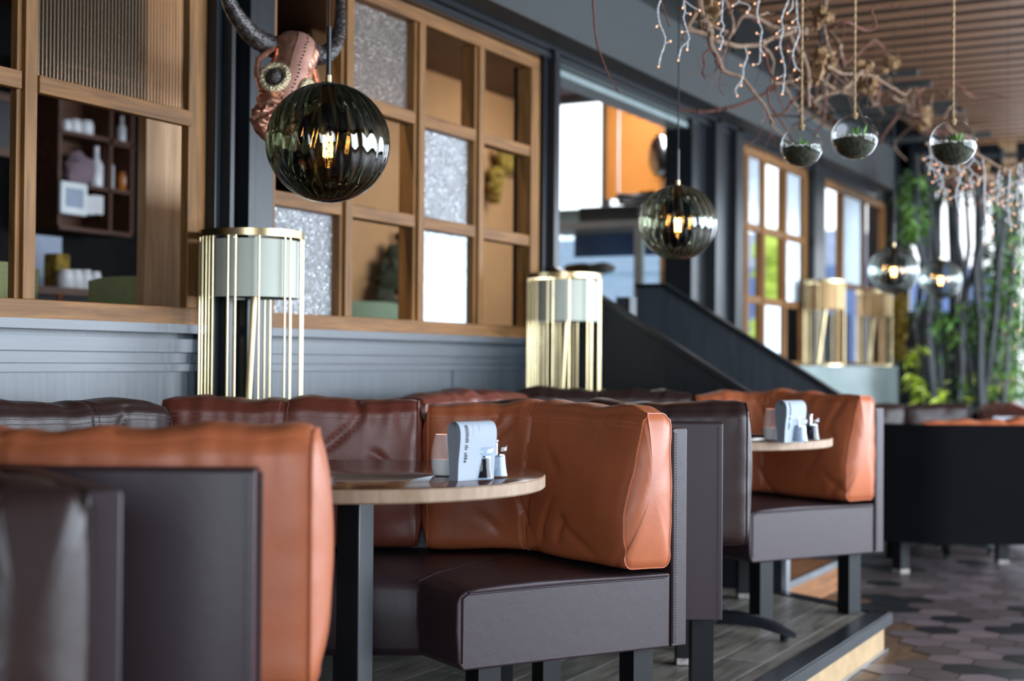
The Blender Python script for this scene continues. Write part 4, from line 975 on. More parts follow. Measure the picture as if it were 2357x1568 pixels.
def mill(px, py, z, fill, label, s=1.0, cat='grinder', name='salt_mill'):
    p = atz(px, py, z); r = empty(name, p); tag(r, label, cat)
    q = lambda mb, n, mt, ang=40: mb.build(n, mt, r, ang=ang)
    q(MB().lathe([(.029*s, 0.0005), (.031*s, .004*s), (.029*s, .012*s), (.026*s, .03*s), (.0245*s, .05*s), (.023*s, .056*s)], n=28), 'glass_body', M['shaker'])
    q(MB().lathe([(.0285*s, .005*s), (.0265*s, .014*s), (.0245*s, .03*s), (.0225*s, .05*s)], n=24), 'filling', fill)
    q(MB().lathe([(.0225*s, .0565*s), (.0285*s, .062*s), (.0290*s, .074*s), (.027*s, .077*s), (.0, .077*s)], n=28), 'glass_lid', M['shaker'])
    q(MB().lathe([(.006*s, .05*s), (.006*s, .083*s)], n=10), 'spindle', M['chrome'])
    q(MB().lathe([(.0205*s, .0525*s), (.0215*s, .0535*s), (.0215*s, .0555*s)], n=24), 'grinder_plate', M['chrome'])
    q(MB().blob((0, 0, .086*s), .0075*s, .0075*s, .0075*s, 14, 8), 'knob', M['chrome']); return r
def candle(px, py, z, label, s=1.0):
    p = atz(px, py, z); r = empty('candle_holder', p); tag(r, label, 'candle')
    MB().lathe([(.020*s, .0005), (.027*s, .004*s), (.0305*s, .02*s), (.0315*s, .042*s)], n=32, cap=True).build('glass_base', M['wax'], r)
    MB().lathe([(.0315*s, .0425*s), (.030*s, .065*s), (.026*s, .085*s), (.0225*s, .1*s), (.021*s, .1*s), (.0285*s, .066*s), (.0295*s, .0425*s)], n=32, cap=False).build('frosted_shade', M['candleglass'], r)
    l = bpy.data.lights.new('candle_light', 'POINT'); l.energy = .014; l.color = (1, .5, .25); l.shadow_soft_size = .006
    lo = bpy.data.objects.new('candle_light', l); C.objects.link(lo); lo.location = p+Vector((0, 0, .085*s))
    f = MB().lathe([(.0, .046*s), (.004*s, .052*s), (.0035*s, .06*s), (0, .072*s)], n=10).build('flame', M['flame'], r)
    return r
m, nt, b = newmat('frosted candle shade'); M['candleglass'] = m; nt.nodes.remove(b)
tl = N(nt, 'ShaderNodeBsdfTranslucent'); tl.inputs[0].default_value = rgb(240, 216, 206); df = N(nt, 'ShaderNodeBsdfDiffuse'); df.inputs[0].default_value = rgb(232, 212, 206)
mxs = N(nt, 'ShaderNodeMixShader'); mxs.inputs[0].default_value = 0.85; nt.links.new(tl.outputs[0], mxs.inputs[1]); nt.links.new(df.outputs[0], mxs.inputs[2]); nt.links.new(mxs.outputs[0], nt.nodes['Material Output'].inputs[0])
menu(1044, 1108, TZ, math.radians(43), 'folded white menu sheets standing on the nearest table', 0.139, 0.122, 0.034)
candle(1022, 1096, TZ, 'pale frosted tea light holder behind the menu on the nearest table', 1.02)
mill(1108, 1103, TZ, M['pepper'], 'glass pepper mill in front of the menu on the nearest table', 1.0, 'pepper mill', 'pepper_mill')
mill(1140, 1099, TZ, M['salt'], 'glass salt mill behind the pepper mill on the nearest table', 1.02, 'salt mill')
a1 = [atz(*q, TZ+.0012) for q in ((770, 1091), (960, 1088), (1000, 1092), (925, 1107), (770, 1108))]
mb = MB(); n = len(a1); mb.add([(p.x, p.y, TZ+.0004) for p in a1]+[(p.x, p.y, TZ+.0016) for p in a1], [tuple(range(n)), tuple(range(n, 2*n))]+[(i, (i+1) % n, n+(i+1) % n, n+i) for i in range(n)])
o = mb.build('placemat', M['kraft']); tag(o, 'grey brown paper placemat lying on the nearest table left of the candle', 'placemat')
menu(1797, 1019, TZ, math.radians(48), 'folded white menu sheets standing on the second table', 0.150, 0.115, 0.040)
candle(1779, 1014, TZ, 'glowing pinkish tea light holder on the second table', 1.15)
mill(1838, 1018, TZ, M['salt'], 'glass salt mill in front of the menu on the second table', 1.08, 'salt mill')
mill(1865, 1014, TZ, M['pepper'], 'glass pepper mill behind the salt on the second table', 1.08, 'pepper mill', 'pepper_mill')
mb = MB(); p = atz(1735, 1006, TZ); mb.box(p.x-.02, p.x+.02, p.y-.05, p.y+.02, TZ+.0005, TZ+.008); o = mb.build('phone', M['black'], None, 0.003); tag(o, 'small flat black object lying on the second table near its left edge', 'phone')
TZ3 = LOW+0.76
for px, l, hh in ((2285, 'left white menu card on the right edge booth table', .10), (2330, 'right, taller white menu card on the right edge booth table', .14)):
    p = atD(px, 965, B3.ox*0+8.95); r = empty('menu_card', (p.x, p.y, TZ3)); tag(r, l, 'menu')
    mb = MB(); mb.add([(-.0, -.13, 0), (.0, .13, 0), (-.03, .13, hh), (-.03, -.13, hh), (-.06, -.13, 0), (-.06, .13, 0)], [(0, 1, 2, 3), (4, 5, 2, 3)]); q = mb.build('card', M['paper'], r); q.rotation_euler.z = TH+PI/2-PI/2
    md = q.modifiers.new('s', 'SOLIDIFY'); md.thickness = 0.002

# ------------------------------------------------------------------ brass rod lamps
def lamp(px, D, rpx, ztop, label, zf=0.0, warm=False):
    c = atD(px, 700, D); Rr = rpx*D/F; r = empty('floor_lamp', (c.x, c.y, zf)); tag(r, label, 'floor lamp')
    H = ztop-zf
    # local x axis = across the view line, so the groups of rods sit as photographed
    ang = math.atan2(c.y, c.x); ex = Vector((math.sin(ang), -math.cos(ang), 0)); ey = Vector((math.cos(ang), math.sin(ang), 0))
    def at_(a, rr): return ex*(math.sin(a)*rr)-ey*(math.cos(a)*rr)
    front = [-.99, -.93, -.86, -.80, -.73, -.44, -.30, .14, .63, .73, .94, .995]
    back = [-.97, -.68, -.57, -.22, -.11, .27, .38, .78, .97]
    angs = [math.asin(x) for x in front]+[PI-math.asin(x) for x in back]
    for a in (angs[::2] if warm else angs):
        p = at_(a, Rr-.004); MB().lathe([(.0036, 0.012), (.0036, H-.022)], p, 8).build('rod', M['rod'], r)
    MB().lathe([(Rr-.007, H-.024), (Rr, H-.024), (Rr, H), (Rr-.007, H)], n=64, cap=False).build('top_ring', M['brass'], r)
    MB().lathe([(0, 0.0), (Rr, 0.0), (Rr, .012), (0, .012)], n=64, cap=False).build('base', M['brass'], r)
    off = ex*0.008
    sh_ = M['shadewarm'] if warm else M['shade']
    MB().lathe([(Rr*.86, H-.228), (Rr*.86, H-.032), (Rr*.84, H-.032), (Rr*.84, H-.228)], off, 64, cap=False).build('lamp_shade', sh_, r)
    MB().lathe([(0, H-.222), (Rr*.84, H-.222)], off, 48, cap=False).build('shade_diffuser', M['paint'], r)
    MB().tube([Vector((0, 0, H-.22))+ex*.01, Vector((0, 0, .012))-ex*.045], 0.011, 10).build('stem', M['rod'], r)
    return r
lamp(578, 4.9, 120, 1.502, 'tall brass rod floor lamp with ivory shade, nearest, in front of the dark post')
lamp(1298, 6.83, 86, 1.485, 'second brass rod floor lamp with ivory shade beside the stair wall')
lamp(1898, 11.15, 48, 1.72, 'third brass rod lamp, pale and blurred, standing on the console beyond the stair', 1.05, True)
lamp(2012, 12.65, 42, 1.72, 'farthest brass rod lamp, right end of the console, left of the smoky globe', 1.05, True)

# ------------------------------------------------------------------ ribbed glass pendants
def pendant(px, py, D, rpx, mt, label, glow, ztop=3.55):
    c = atD(px, py, D); Rr = rpx*D/F; r = empty('pendant_lamp', c); tag(r, label, 'pendant lamp')
    n, k = 156, 44; vs = []; fs = []
    for a in range(k+1):
        t = 0.13+(PI-0.13)*a/k; z = Rr*math.cos(t)*0.975; w = Rr*math.sin(t)
        for i in range(n):
            p = 2*PI*i/n; q = 1+0.010*math.cos(26*(p+1.2*z))*min(1, math.sin(t)*1.5)
            vs.append((w*math.cos(p)*q, w*math.sin(p)*q, z))
    for a in range(k):
        for i in range(n): j = (i+1) % n; fs.append((a*n+i, (a+1)*n+i, (a+1)*n+j, a*n+j))
    MB().add(vs, fs, 0, True).build('glass_globe', mt, r, ang=180)
    MB().lathe([(Rr*.14, Rr*.955), (Rr*.14, Rr*.975), (.006, Rr*.985), (.006, Rr*1.0)], n=32, cap=False).build('cap', M['black'], r)
    MB().lathe([(.0075, Rr*.98), (.0075, Rr*1.1)], n=14).build('ferrule', M['brass'], r)
    MB().tube([(0, 0, Rr*1.1), (0, 0, Rr*1.9)], .006, 8).build('cable_sleeve', M['steel'], r)
    MB().tube([(0, 0, Rr*1.9), (0, 0, ztop-c.z)], .0028, 6).build('cable', M['black'], r)
    MB().lathe([(.016, Rr*.28), (.018, Rr*.3), (.018, Rr*.95), (.0, Rr*.96)], n=20, cap=False).build('socket', M['black'], r)
    bz = Rr*0.27
    b_ = MB().lathe([(.015, bz), (.0185, bz-.012), (.0185, bz-.085), (.012, bz-.098), (0, bz-.102)], n=24, cap=False).build('bulb', M['bulbglass'], r)
    mb = MB()
    for i in range(5):
        a = i*2*PI/5; pts = [(math.cos(a+.15*math.sin(q*1.3))*.011, math.sin(a+.15*math.sin(q*1.3))*.011, bz-.022-.052*q/10) for q in range(11)]; mb.tube(pts, .0016, 5)
    mb.tube([(0.010*math.cos(q*.9), .010*math.sin(q*.9), bz-.024-.048*q/20) for q in range(21)], .0015, 5)
    mb.build('filament', glow, b_)
    l = bpy.data.lights.new('bulb_light', 'POINT'); l.energy = 1.2; l.color = (1, .55, .22); l.shadow_soft_size = .015
    lo = bpy.data.objects.new('bulb_light', l); C.objects.link(lo); lo.location = c+Vector((0, 0, bz-.05))
    return r
G1 = emis('glowing filament', (1.0, 0.50, 0.14, 1), 60); G2 = emis('glowing filament far', (1.0, 0.52, 0.16, 1), 30)
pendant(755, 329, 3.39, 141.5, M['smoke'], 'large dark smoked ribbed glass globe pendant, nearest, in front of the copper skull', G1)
pendant(1560, 513, 5.43, 89, M['smokelit'], 'second smoked ribbed glass globe pendant above the sloping stair wall', G1)
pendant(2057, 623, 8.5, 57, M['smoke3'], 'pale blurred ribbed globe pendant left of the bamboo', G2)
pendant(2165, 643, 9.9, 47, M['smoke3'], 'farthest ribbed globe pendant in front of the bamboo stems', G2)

# ------------------------------------------------------------------ copper skull with horns
sk0 = atD(692, 92, 4.62); sk1 = atD(622, 318, 4.46)
sk = empty('horned_skull', sk0); tag(sk, 'copper foiled animal skull with dark horns and gold glitter eye rings on the dark post', 'skull')
dax = (sk1-sk0); LN = dax.length; dax.normalize()
sd = (RT*0.80+fwd*0.60); sd = (sd-dax*sd.dot(dax)).normalized(); fr_ = sd.cross(dax)
if fr_.dot(fwd) > 0: fr_ = -fr_
prof = [(-.02, .03, .03), (0.02, .062, .05), (.1, .078, .062), (.2, .070, .066), (.3, .070, .064), (.4, .078, .066), (.5, .088, .064), (.6, .082, .060), (.7, .072, .056), (.8, .074, .054), (.9, .072, .046), (.98, .056, .032), (1.03, .025, .015)]
vs = []; fs = []; n = 40
for k in range(len(prof)*6-5):
    a = k/6; i0 = min(int(a), len(prof)-2); f = a-i0; t = prof[i0][0]*(1-f)+prof[i0+1][0]*f; w = prof[i0][1]*(1-f)+prof[i0+1][1]*f; h = prof[i0][2]*(1-f)+prof[i0+1][2]*f
    for i in range(n):
        p = 2*PI*i/n; cx_, cy_ = math.cos(p), math.sin(p)
        rr = 1.0
        if t > 0.66: rr += 0.20*noise.noise(Vector((cx_*2.2, cy_*2.2, t*13)))+0.22*noise.noise(Vector((cx_*5, cy_*5, t*34)))
        sock = math.exp(-((t-.52)/.085)**2)*max(0, math.exp(-((abs(cx_)-.86)/.25)**2))*(1 if cy_ > -.2 else 0)
        rr -= 0.30*sock
        zyg = 0.0
        vs.append(dax*(t*LN)+sd*(cx_*w*rr)+fr_*(cy_*h*rr))
m_ = len(prof)*6-5
for k in range(m_-1):
    for i in range(n): j = (i+1) % n; fs.append((k*n+i, k*n+j, (k+1)*n+j, (k+1)*n+i))
fs.append(tuple(range(n))); fs.append(tuple((m_-1)*n+i for i in range(n)))
MB().add(vs, fs, 0, True).build('skull_bone', M['copper'], sk, ang=60)
vs = []; fs = []
for k in range(25):
    t = -.0+.86*k/24; w = .029+.007*math.sin(k/24*PI)-.019*(k/24)**1.5; 
    i0 = max(i for i in range(len(prof)) if prof[i][0] <= t+1e-6); i0 = min(i0, len(prof)-2); f = (t-prof[i0][0])/(prof[i0+1][0]-prof[i0][0]); hh = prof[i0][2]*(1-f)+prof[i0+1][2]*f; ww = prof[i0][1]*(1-f)+prof[i0+1][1]*f
    for j in range(9): x = (j-4)/4*w; vs.append(dax*(t*LN)+sd*x+fr_*(hh*math.sqrt(max(0.05, 1-(x/ww)**2))+.003+.002*(1-(x/w)**2)))
for k in range(24):
    for j in range(8): fs.append((k*9+j, k*9+j+1, (k+1)*9+j+1, (k+1)*9+j))
MB().add(vs, fs, 0, True).build('forehead_band', M['copperband'], sk)
mb = MB()
for k in range(26): mb.blob(Vector(vs[min(24, k*24//26)*9+4])+fr_*.002+sd*R.uniform(-.003, .003), .003, .003, .003, 6, 4)
mb.build('band_beads', M['horn'], sk)
for sx in (-1, 1):
    c_ = dax*(.53*LN)+sd*(sx*.060)+fr_*.042; nn = (sd*sx*.62+fr_*.78).normalized(); e1 = nn.cross(dax).normalized(); e2 = nn.cross(e1)
    pts = [c_+e1*math.cos(2*PI*i/28)*.040+e2*math.sin(2*PI*i/28)*.045 for i in range(28)]
    MB().tube(pts, .0125, 10, closed=True).build('eye_ring', M['glitter'], sk)
    MB().blob(c_-nn*.008, .030, .030, .034, 14, 8).build('socket_shade', M['horn'], sk)  # dark blob stands in for the shade inside the deep socket
    # cheek arch and side bumps
    MB().tube([dax*(.20*LN)+sd*(sx*.076), dax*(.38*LN)+sd*(sx*.115)+fr_*.0, dax*(.52*LN)+sd*(sx*.108)+fr_*.01, dax*(.66*LN)+sd*(sx*.078)+fr_*.02], [.010, .009, .011, .012], 8).build('cheek_bone', M['copper'], sk)
def hornpath(pp, r0, label=None):
    P = [atD(*p)-sk0 for p in pp]; out = []
    for i in range(len(P)-1):
        a_, b1, c1, d1 = P[max(0, i-1)], P[i], P[i+1], P[min(len(P)-1, i+2)]
        for q in range(6):
            t = q/6; out.append(0.5*((2*b1)+(c1-a_)*t+(2*a_-5*b1+4*c1-d1)*t*t+(3*b1-a_-3*c1+d1)*t**3))
    out.append(P[-1]); n_ = len(out)
    rs = [r0*(1-0.80*(i/(n_-1))**1.2)*(1+.05*math.sin(i*2.6)) for i in range(n_)]
    MB().tube(out, rs, 16).build('horn', M['horn'], sk, ang=70)
hornpath([(668, 108, 4.60), (628, 108, 4.58), (580, 80, 4.52), (540, 30, 4.45), (515, -30, 4.4), (505, -100, 4.38), (515, -160, 4.4)], .040)
hornpath([(708, 112, 4.62), (740, 128, 4.64), (770, 105, 4.68), (783, 50, 4.72), (780, -20, 4.75), (762, -90, 4.78)], .036)
MB().tube([fr_*-.03, fr_*-.03+Vector((0.05, 0.12, 0))], .012, 8).build('wall_bracket', M['steel'], sk)

# ------------------------------------------------------------------ hanging terrariums
def terrarium(px, py, D, rpx, label, seed):
    rr_ = random.Random(seed); c = atD(px, py, D); Rr = rpx*D/F; r = empty('hanging_terrarium', c); tag(r, label, 'terrarium')
    n, k = 40, 24; vs = []; fs = []
    for a in range(k+1):
        t = PI*a/k
        for i in range(n):
            p = 2*PI*i/n; v = Vector((math.sin(t)*math.cos(p), math.sin(t)*math.sin(p), math.cos(t)))
            vs.append(v*Rr*(0.97 if abs(v.z) > .9 else 1))
    op = (RT*0.75-fwd*0.45+Vector((0, 0, .55))).normalized()
    for a in range(k):
        for i in range(n):
            j = (i+1) % n; q = (a*n+i, (a+1)*n+i, (a+1)*n+j, a*n+j)
            if sum((vs[x] for x in q), Vector()).normalized().dot(op) < 0.90: fs.append(q)
    MB().add(vs, fs, 0, True).build('glass_globe', M['terglass'], r, ang=180)
    e1 = op.cross(Vector((0, 0, 1))).normalized(); e2 = op.cross(e1)
    MB().tube([op*Rr*.90+(e1*math.cos(2*PI*i/28)+e2*math.sin(2*PI*i/28))*Rr*.435 for i in range(28)], Rr*.022, 8, closed=True).build('glass_rim', M['terglass'], r)
    mb = MB(); vs = []; fs = []
    for a in range(13):
        t = PI*0.5+PI*0.5*a/12
        for i in range(24):
            p = 2*PI*i/24; q = .93; v = Vector((math.sin(t)*math.cos(p), math.sin(t)*math.sin(p), min(math.cos(t), -0.05)))*Rr*q
            if a == 0: v.z = -Rr*.10+Rr*.06*noise.noise(v*40)
            vs.append(v)
    for a in range(12):
        for i in range(24): j = (i+1) % 24; fs.append((a*24+i, (a+1)*24+i, (a+1)*24+j, a*24+j))
    mb.add(vs, fs, 0, True)
    for q in range(26):
        a, d = rr_.uniform(0, 2*PI), rr_.uniform(0, .75)*Rr; mb.blob((d*math.cos(a), d*math.sin(a), -Rr*.12), Rr*.14, Rr*.14, Rr*.12, 7, 5, .3, 0, q)
    mb.build('moss', M['moss'], r)
    mb = MB()
    for q in range(34):
        a, d = rr_.uniform(-1.6, 1.0), rr_.uniform(.3, .84)*Rr; v = RT*(d*math.sin(a))-fwd*(d*math.cos(a)); mb.blob((v.x, v.y, -Rr*.02+rr_.uniform(-.04, .08)*Rr), Rr*.055, Rr*.055, Rr*.045, 6, 4, .2, 0, q)
    mb.build('pebbles', M['pebble'], r)
    mb = MB()
    for q in range(16):
        a, d = rr_.uniform(0, 6.28), rr_.uniform(0, .4)*Rr; b0 = Vector((d*math.cos(a), d*math.sin(a), -Rr*.05)); tip = b0+Vector((rr_.uniform(-.2, .2)*Rr, rr_.uniform(-.2, .2)*Rr, rr_.uniform(.25, .6)*Rr)); s = Vector((math.cos(a+1), math.sin(a+1), 0))*Rr*.07
        mid = b0.lerp(tip, .55); mb.add([b0, mid+s, tip, mid-s], [(0, 1, 2, 3)])
    mb.build('plant', M['leaf'], r)
    top = 3.1-c.z; n_ = int(top/.006); mb = MB()
    for ph in (0, PI*2/3, PI*4/3):
        mb.tube([(math.cos(i*.45+ph)*.0026, math.sin(i*.45+ph)*.0026, Rr*.9+(top-Rr*.9)*i/n_) for i in range(n_+1)], .0029, 5)
    kz = Rr*.95
    for z in (kz, top*.62): mb.blob((0, 0, z), .012, .012, .014, 8, 6, .2)
    mb.tube([(0, 0, top*.62), (RT*.03+Vector((0, 0, top*.62-.02))), (RT*.045+Vector((0, 0, top*.62-.05)))], [.004, .004, .006], 5)
    mb.build('rope', M['rope'], r); return r
terrarium(1845, 338, 4.9, 48, 'leftmost of the three hanging glass globe terrariums, its rope partly behind branches', 3)
terrarium(1967, 316, 5.0, 53, 'middle hanging glass globe terrarium with an upright green sprig', 4)
terrarium(2194, 330, 5.0, 53, 'rightmost hanging glass globe terrarium against the slatted ceiling', 5)

# ------------------------------------------------------------------ branches and fairy lights
def cr(P, q=5):
    out = []
    for i in range(len(P)-1):
        a_, b1, c1, d1 = P[max(0, i-1)], P[i], P[i+1], P[min(len(P)-1, i+2)]
        for k in range(q): t = k/q; out.append(0.5*((2*b1)+(c1-a_)*t+(2*a_-5*b1+4*c1-d1)*t*t+(3*b1-a_-3*c1+d1)*t**3))
    out.append(P[-1]); return out
def K(pts): return [(1480+x/4.9, y/4.9) for x, y in pts]
def branch(pts, D, r0, r1, label, mt='bark', twigs=4, seed=0, dd=0.0, group=None, origin_pts=None):
    P = origin_pts or [atD(x, y, D+dd*i) for i, (x, y) in enumerate(pts)]
    r = empty('dry_branch', P[0]); tag(r, label, 'branch', group); rr_ = random.Random(seed)
    O = P[0]; c_ = [p-O for p in cr(P)]; n = len(c_)
    c_ = [p+Vector((noise.noise(p*9+Vector((seed, 0, 0))), noise.noise(p*9+Vector((0, seed, 0))), noise.noise(p*9+Vector((0, 0, seed)))))*r0*1.3 for p in c_]
    rs = [(r0+(r1-r0)*i/(n-1))*(1+.16*noise.noise(Vector((i*.9, seed, 0)))) for i in range(n)]
    mb = MB(); mb.tube(c_, rs, 8)
    for q in range(3): i = rr_.randrange(1, n-1); mb.blob(c_[i], rs[i]*1.5, rs[i]*1.5, rs[i]*1.6, 7, 5, .3, 0, q)
    mb.build('stem', M[mt], r)
    if twigs:
        for q in range(twigs):
            i = rr_.randrange(1, n); p = c_[i]; e = p+Vector((rr_.uniform(-.12, .12), rr_.uniform(-.12, .12), rr_.uniform(-.2, .05)))
            MB().tube(wobble(p, e, 6, .05, seed+q), [rs[i]*.45*(1-k/8) for k in range(7)], 5).build('twig', M['barkred' if mt == 'bark' and q % 2 else mt], r)
    return r
branch(K([(600, 130), (520, 300), (560, 330), (700, 370), (820, 440), (930, 470), (1100, 530), (1300, 500), (1430, 440), (1620, 380), (1700, 330)]), 5.5, .0105, .009, 'pale wavy branch running level under the ceiling, behind the nearest fairy lights', seed=1, dd=.03)
branch(K([(640, -60), (700, 250), (760, 330), (750, 420), (790, 560), (870, 700), (920, 790), (1150, 910), (1300, 1110), (1400, 1230), (1500, 1390)]), 5.4, .014, .005, 'long branch curving down with a pale cut tip, in front of the grey beam', seed=2, dd=.02)
branch(K([(900, -40), (960, 60), (1000, 170), (1015, 290), (990, 390), (960, 440)]), 5.6, .010, .006, 'short thick hooked branch hanging down between two fairy light strands', seed=3)
branch(K([(380, 1230), (700, 1250), (950, 1220), (1200, 1140), (1400, 1050), (1500, 980), (1560, 860)]), 6.6, .006, .009, 'dark thin branch sagging level across the grey beam', 'barkred', seed=4, twigs=1)
branch(K([(1640, 370), (1720, 520), (1800, 650), (1850, 760), (1865, 900), (1850, 1000), (1875, 1200)]), 5.9, .012, .008, 'dark branch hanging straight down left of the terrarium rope', seed=5)
branch(K([(2070, -60), (2060, 30), (2040, 250), (2060, 400), (2090, 520), (2130, 640)]), 6.2, .009, .006, 'thin upright branch in front of the first ceiling slats', seed=6)
branch(K([(1840, 1065), (1780, 1080), (1700, 1130), (1600, 1260), (1450, 1300), (1400, 1290)]), 5.9, .006, .004, 'thin twig arching left from the hanging dark branch', 'barkred', seed=7, twigs=2)
branch(K([(1370, 540), (1420, 760), (1480, 930), (1400, 1000), (1420, 1150), (1490, 1260), (1660, 1550), (1700, 1600)]), 5.6, .005, .003, 'reddish twig zigzagging down to the left terrarium', 'barkred', seed=8, twigs=3)
branch(K([(770, 550), (690, 620), (700, 740), (680, 830), (710, 890)]), 5.4, .004, .003, 'small reddish twig hanging left of the long curved branch', 'barkred', seed=9, twigs=2)
branch([(1366, -40), (1366, 20), (1376, 110), (1396, 160), (1425, 215)], 5.0, .005, .002, 'lone dark reddish twig hanging at the left over the grey beam', 'barkred', seed=10, twigs=0)
branch(K([(180, -40), (240, 130), (300, 310)]), 5.2, .004, .002, 'straight reddish twig beside the leftmost fairy light strand', 'barkred', seed=11, twigs=0)
branch([(1870, 235), (1900, 215), (1960, 190), (1990, 160)], 6.4, .012, .010, 'stubby pale branch stump above the middle terrarium', seed=12, twigs=2)
rr = random.Random(21)
def gp(u): return Vector((u, 1.86+0.05*math.sin(u*2), 2.44+0.07*math.sin(u*1.7)))
GL = 'one of the many tangled dry branches bunched along the ceiling towards the bamboo'
for q in range(46):
    u = 5.4+6.8*(q/46)+rr.uniform(-.2, .2); a_ = gp(u)+Vector((0, rr.uniform(-.18, .18), rr.uniform(-.02, .26)))
    d_ = Vector((rr.uniform(-.5, .9), rr.uniform(-.35, .35), rr.uniform(-.34, .12))); k_ = wobble(a_, a_+d_, 5, .22, q*1.3)
    branch(None, 0, rr.uniform(.005, .013), .003, GL, 'bark' if q % 3 else 'barkred', twigs=4, seed=q+40, group='tangled dry branches along the ceiling', origin_pts=k_)
for q in range(8):
    u = 4.3+1.2*q/8; a_ = Vector((u, 1.86+rr.uniform(-.2, .2), 2.62+rr.uniform(-.05, .2))); d_ = Vector((rr.uniform(-.2, .5), rr.uniform(-.3, .3), rr.uniform(-.06, .12))); k_ = wobble(a_, a_+d_, 5, .2, q*2.3)
    branch(None, 0, rr.uniform(.006, .012), .004, GL, 'bark', twigs=4, seed=q+140, group='tangled dry branches along the ceiling', origin_pts=k_)
k = 0
for px, py, D, s in ((1635, 25, 5.6, .05), (1625, 50, 5.6, .04), (1868, 150, 6.0, .085), (1905, 143, 6.3, .05), (1890, 45, 6.0, .05), (1985, 165, 6.6, .05), (2005, 195, 6.6, .05), (2085, 210, 7.4, .06), (2110, 240, 7.6, .06), (2050, 150, 7.0, .05), (2300, 330, 8.6, .06), (2250, 420, 9, .07)):
    c_ = atD(px, py, D) if D < 7.35 else gp(D*1.15)+Vector((0, rr.uniform(-.1, .1), .05)); mb = MB()
    for q in range(9):
        k += 1; mb.blob((rr.uniform(-s, s)*.7, rr.uniform(-s, s)*.7, rr.uniform(-s, s)*.7), s*.42, s*.42, s*.38, 8, 6, .55, 0, k)
    for q in range(14): d_ = Vector((rr.uniform(-1, 1), rr.uniform(-1, 1), rr.uniform(-1, 1)))*s*1.3; mb.tube(wobble((0, 0, 0), d_, 4, s*.5, q+k), [.003, .002, .002, .0015, .001], 4)
    o = mb.build('moss_tuft', M['fluff']); o.location = c_; tag(o, 'one of the dry tan moss tufts tucked among the ceiling branches', 'moss tuft', 'dry moss tufts in the branches')

def lights(main, sides, D, label, group=None, world=None, rb=.0033):
    P = world if world else [atD(x, y, D) for x, y in main]
    r = empty('fairy_light_strand', P[0]); tag(r, label, 'fairy lights', group); O = P[0]
    c_ = [p-O for p in cr(P, 5)]; mb = MB()
    for ph in (0, PI): mb.tube([p+Vector((math.cos(i*1.9+ph), math.sin(i*1.9+ph), 0))*.0019 for i, p in enumerate(c_)], .0024, 5)
    tips = [c_[-1]]
    for s in sides:
        Q = [(atD(x, y, D) if not world else Vector((x, y, 0)))-O for x, y in s] if not world else s
        if world: Q = [q-O for q in s]
        mb.tube(cr(Q, 4), .0026, 5); tips.append(Q[-1])
    mb.build('cable', M['wire'], r)
    for t in tips:
        b_ = MB().blob(t, rb, rb, rb*1.3, 8, 6).build('bulb', M['led'], r)
    return r
KK = lambda *a: K(list(a))
lights(K([(200, -60), (195, 0), (165, 110), (185, 260), (240, 400), (245, 490), (195, 640), (175, 750)]), [KK((185, 265), (155, 300)), KK((250, 490), (310, 465))], 4.9, 'leftmost white fairy light strand, hanging before the grey beam')
lights(K([(460, -60), (460, 0), (470, 130), (455, 200), (490, 330), (515, 450), (430, 540), (398, 680)]), [KK((470, 10), (560, 80), (640, 118)), KK((475, 145), (535, 158)), KK((490, 355), (440, 360)), KK((505, 480), (498, 560)), KK((455, 30), (448, 90))], 5.0, 'second fairy light strand from the left, just right of the second pendant cable')
lights(K([(905, -60), (900, 0), (885, 220), (910, 300), (870, 390), (900, 440), (865, 550)]), [KK((885, 225), (848, 268)), KK((870, 395), (840, 410)), KK((885, 10), (858, 40))], 5.2, 'third fairy light strand from the left, over the curved branch')
lights(K([(1080, -60), (1080, 0), (1070, 25), (1010, 65)]), [KK((1085, 25), (1170, 50), (1205, 85), (1175, 140))], 5.3, 'short forked fairy light strand at the top between two long ones')
lights(K([(1310, -60), (1310, 0), (1285, 120), (1300, 240), (1340, 340), (1320, 480), (1320, 600), (1310, 710), (1243, 730)]), [KK((1305, 20), (1260, 42)), KK((1325, 560), (1365, 620)), KK((1320, 395), (1283, 375)), KK((1300, 200), (1302, 245))], 5.3, 'long fairy light strand with a hooked end, crossing the pale level branch')
lights(K([(1650, -60), (1640, 0), (1560, 210), (1580, 330), (1545, 500), (1580, 680), (1600, 800), (1570, 1060)]), [KK((1570, 320), (1507, 380)), KK((1550, 510), (1505, 542)), KK((1580, 850), (1515, 883)), KK((1570, 240), (1535, 240)), KK((1575, 670), (1562, 692))], 5.4, 'longest fairy light strand, hanging in the middle of the branches')
lights(K([(1730, -60), (1730, 0), (1740, 230), (1765, 370), (1690, 590), (1720, 750), (1800, 830), (1735, 900)]), [KK((1745, 300), (1645, 318)), KK((1690, 580), (1637, 577)), KK((1720, 755), (1707, 790)), KK((1740, 200), (1685, 250)), KK((1690, 0), (1680, 90), (1628, 150))], 5.4, 'fairy light strand curling to a hook right of the longest strand')
lights(K([(1140, 520), (1175, 630), (1130, 760), (1120, 880), (1040, 1010), (1062, 1080)]), [KK((1130, 745), (1103, 737)), KK((1110, 900), (1107, 965)), KK((1170, 600), (1200, 593))], 5.5, 'fairy light strand hanging below the pale level branch, crossing the long curved one')
GF = 'one of the blurred fairy light strands hanging at the right before the bamboo'
